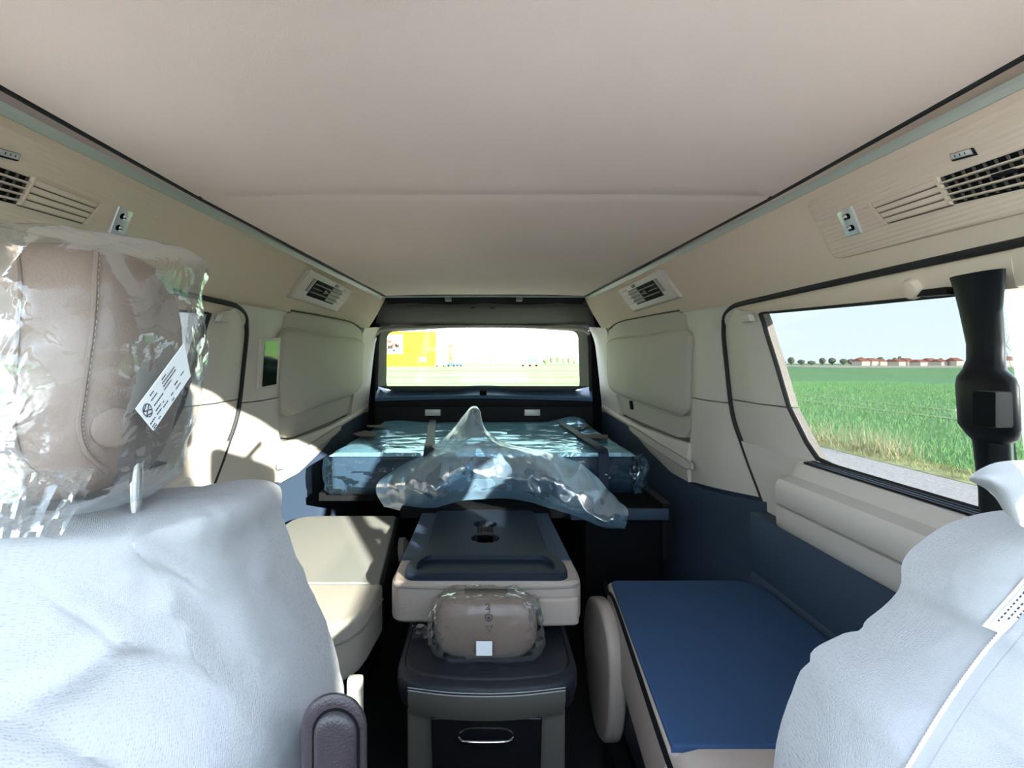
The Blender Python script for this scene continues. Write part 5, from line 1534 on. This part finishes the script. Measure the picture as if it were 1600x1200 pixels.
for k, px_ in enumerate([1222, 1236, 1252, 1268, 1285, 1300, 1318, 1330, 1345, 1361, 1376, 1390, 1398, 1406, 1418, 1433, 1440, 1455, 1470, 1486, 1500]):
    far_tree(px_, 372 + random.uniform(-15, 20), random.uniform(3.2, 6.0) * (1.15 if 1385 < px_ < 1412 else 0.9), random.uniform(3.2, 5.0) if px_ > 1380 else random.uniform(5, 6.5), 'small hazy tree on the horizon, ' + ORD[k] + ' from left in the sliding window', 'trees on the village horizon')
for k, px_ in enumerate((1566, 1577, 1589, 1600)):
    far_tree(px_, 262 + 9 * (k % 2), random.uniform(3, 4.5), 2.8, 'small hazy tree below the mast, ' + ORD[k] + ' from the black pillar', 'trees behind the pylon')
for k, px_ in enumerate((742, 768, 852, 862, 871, 880, 889, 897)):
    far_tree(px_, 420, random.uniform(4.5, 7.0), random.uniform(3, 5), 'pale bare tree on the horizon, ' + ORD[k] + ' from left in the rear window', 'trees behind the rear window')

# lattice mast beyond the front door window
PY_ = 105.0
pyl = root('lattice_mast', G(fx(1577, PY_), PY_), 'steel lattice mast on splayed legs behind the front door window', 'mast')
xa, xb, yd = fx(1563.5, PY_), fx(1577.5, PY_), 1.8
zb, zt = fz(524, PY_), 26.0
for x_ in (xa, xb):
    for y_ in (PY_, PY_ + yd):
        tube('mast_leg', [G(x_, y_, zb), G(x_, y_, zt)], 0.05, 'steel', pyl, 5)
n_b = 9
for k in range(n_b):
    z0_, z1_ = zb + (zt - zb) * k / n_b, zb + (zt - zb) * (k + 1) / n_b
    for y_ in (PY_, PY_ + yd):
        tube('brace', [G(xa, y_, z0_), G(xb, y_, z1_)], 0.035, 'steel', pyl, 4)
    tube('brace', [G(xa, PY_, z0_), G(xb, PY_, z0_)], 0.035, 'steel', pyl, 4)
xm, zm = (xa + xb) / 2 + 0.2, fz(540, PY_)
tube('mast_leg', [G(xb, PY_, zb), G(xm, PY_, zm), G(fx(1562, PY_), PY_, 0)], 0.05, 'steel', pyl, 5)
tube('mast_leg', [G(xa, PY_, zb), G(xm, PY_, zm), G(fx(1597, PY_), PY_, fz(566, PY_)), G(fx(1604, PY_), PY_, 0)], 0.06, 'steel', pyl, 5)
tube('mast_leg', [G(xb, PY_ + yd, zb), G(fx(1598, PY_), PY_ + 2, 0)], 0.05, 'steel', pyl, 5)
tube('brace', [G(xa, PY_, fz(540, PY_)), G(xb + 0.8, PY_, fz(540, PY_))], 0.035, 'steel', pyl, 4)

# ---------------- crop blades and dry grass near the road (nobody could count them)
import numpy as np
rng = np.random.default_rng(5)
def blades(name, n, xr, yr, h0, h1, wid, material, label, cat, lean=0.25, power=1.0, cluster=None):
    X = xr[0] + (xr[1] - xr[0]) * rng.random(n) ** power
    Y = yr[0] + (yr[1] - yr[0]) * rng.random(n)
    if cluster is not None:
        c = np.array(cluster)[rng.integers(0, len(cluster), n)]
        X = c[:, 0] + rng.normal(0, 0.22, n); Y = c[:, 1] + rng.normal(0, 0.32, n)
    keep = (X / Y > 0.40) & (X / Y < 1.35)
    X, Y = X[keep], Y[keep]; n = len(X)
    H = h0 + (h1 - h0) * rng.random(n); A = rng.random(n) * 6.283
    lx, ly = rng.normal(0, lean, n) * H, rng.normal(0, lean, n) * H
    w = wid * (0.6 + 0.8 * rng.random(n)) 
    vv = np.zeros((n, 3, 3))
    vv[:, 0] = np.stack([X - w * np.cos(A), Y - w * np.sin(A), np.zeros(n)], 1)
    vv[:, 1] = np.stack([X + w * np.cos(A), Y + w * np.sin(A), np.zeros(n)], 1)
    vv[:, 2] = np.stack([X + lx, Y + ly, H], 1)
    me = bpy.data.meshes.new(name)
    me.vertices.add(3 * n); me.loops.add(3 * n); me.polygons.add(n)
    me.vertices.foreach_set('co', vv.reshape(-1))
    me.loops.foreach_set('vertex_index', np.arange(3 * n, dtype=np.int32))
    me.polygons.foreach_set('loop_start', np.arange(0, 3 * n, 3, dtype=np.int32))
    me.update(); me.validate()
    me.materials.append(MATS[material])
    ob = bpy.data.objects.new(name, me); COL.objects.link(ob)
    tag(ob, label, cat, None, 'stuff')
blades('crop_blades', 110000, (6.9, 34), (4, 46), 0.05, 0.15, 0.010, 'crop_leaf', 'short green young crop growing beside the gravel road', 'crop', 0.3, 1.5)
blades('verge_grass', 7000, (6.4, 7.1), (4, 18), 0.03, 0.10, 0.010, 'verge', 'short yellowish grass along the road edge', 'grass', 0.4)
blades('dry_grass', 420, (6, 7), (8, 10), 0.25, 0.60, 0.007, 'straw', 'tall pale dry grass tufts at the road edge behind the sliding door window', 'grass', 0.35, 1.0,
       [(6.75, 11.2), (6.75, 10.8), (6.8, 9.9), (6.85, 9.6), (6.9, 9.4), (6.9, 9.0)])

# unseen narrow evergreen, added ahead of the van to shade the front seats
mat('evergreen', (0.05, 0.10, 0.04, 1), 0.9, var=0.3, vscale=8)
ev = root('added_shade_tree', G(1.22, -2.6), 'unseen narrow evergreen tree added ahead of the van to block sun', 'tree')
tube('trunk', [G(1.22, -2.6, 0), G(1.22, -2.6, 0.5)], 0.05, 'bark', ev, 8)
rows = []
for zc, r_ in ((0.25, 0.02), (0.3, 0.36), (0.8, 0.46), (1.6, 0.50), (2.4, 0.50), (2.5, 0.42), (2.6, 0.37), (2.8, 0.36), (2.92, 0.2), (2.97, 0.01)):
    rows.append([G(1.22 + (r_ * math.cos(b)) * (1 + 0.04 * math.sin(7 * b + zc * 9)), -2.6 + r_ * math.sin(b), zc) for b in [2 * math.pi * k / 36 for k in range(36)]])
grid('crown', rows, 'evergreen', ev, 0, closed=True)
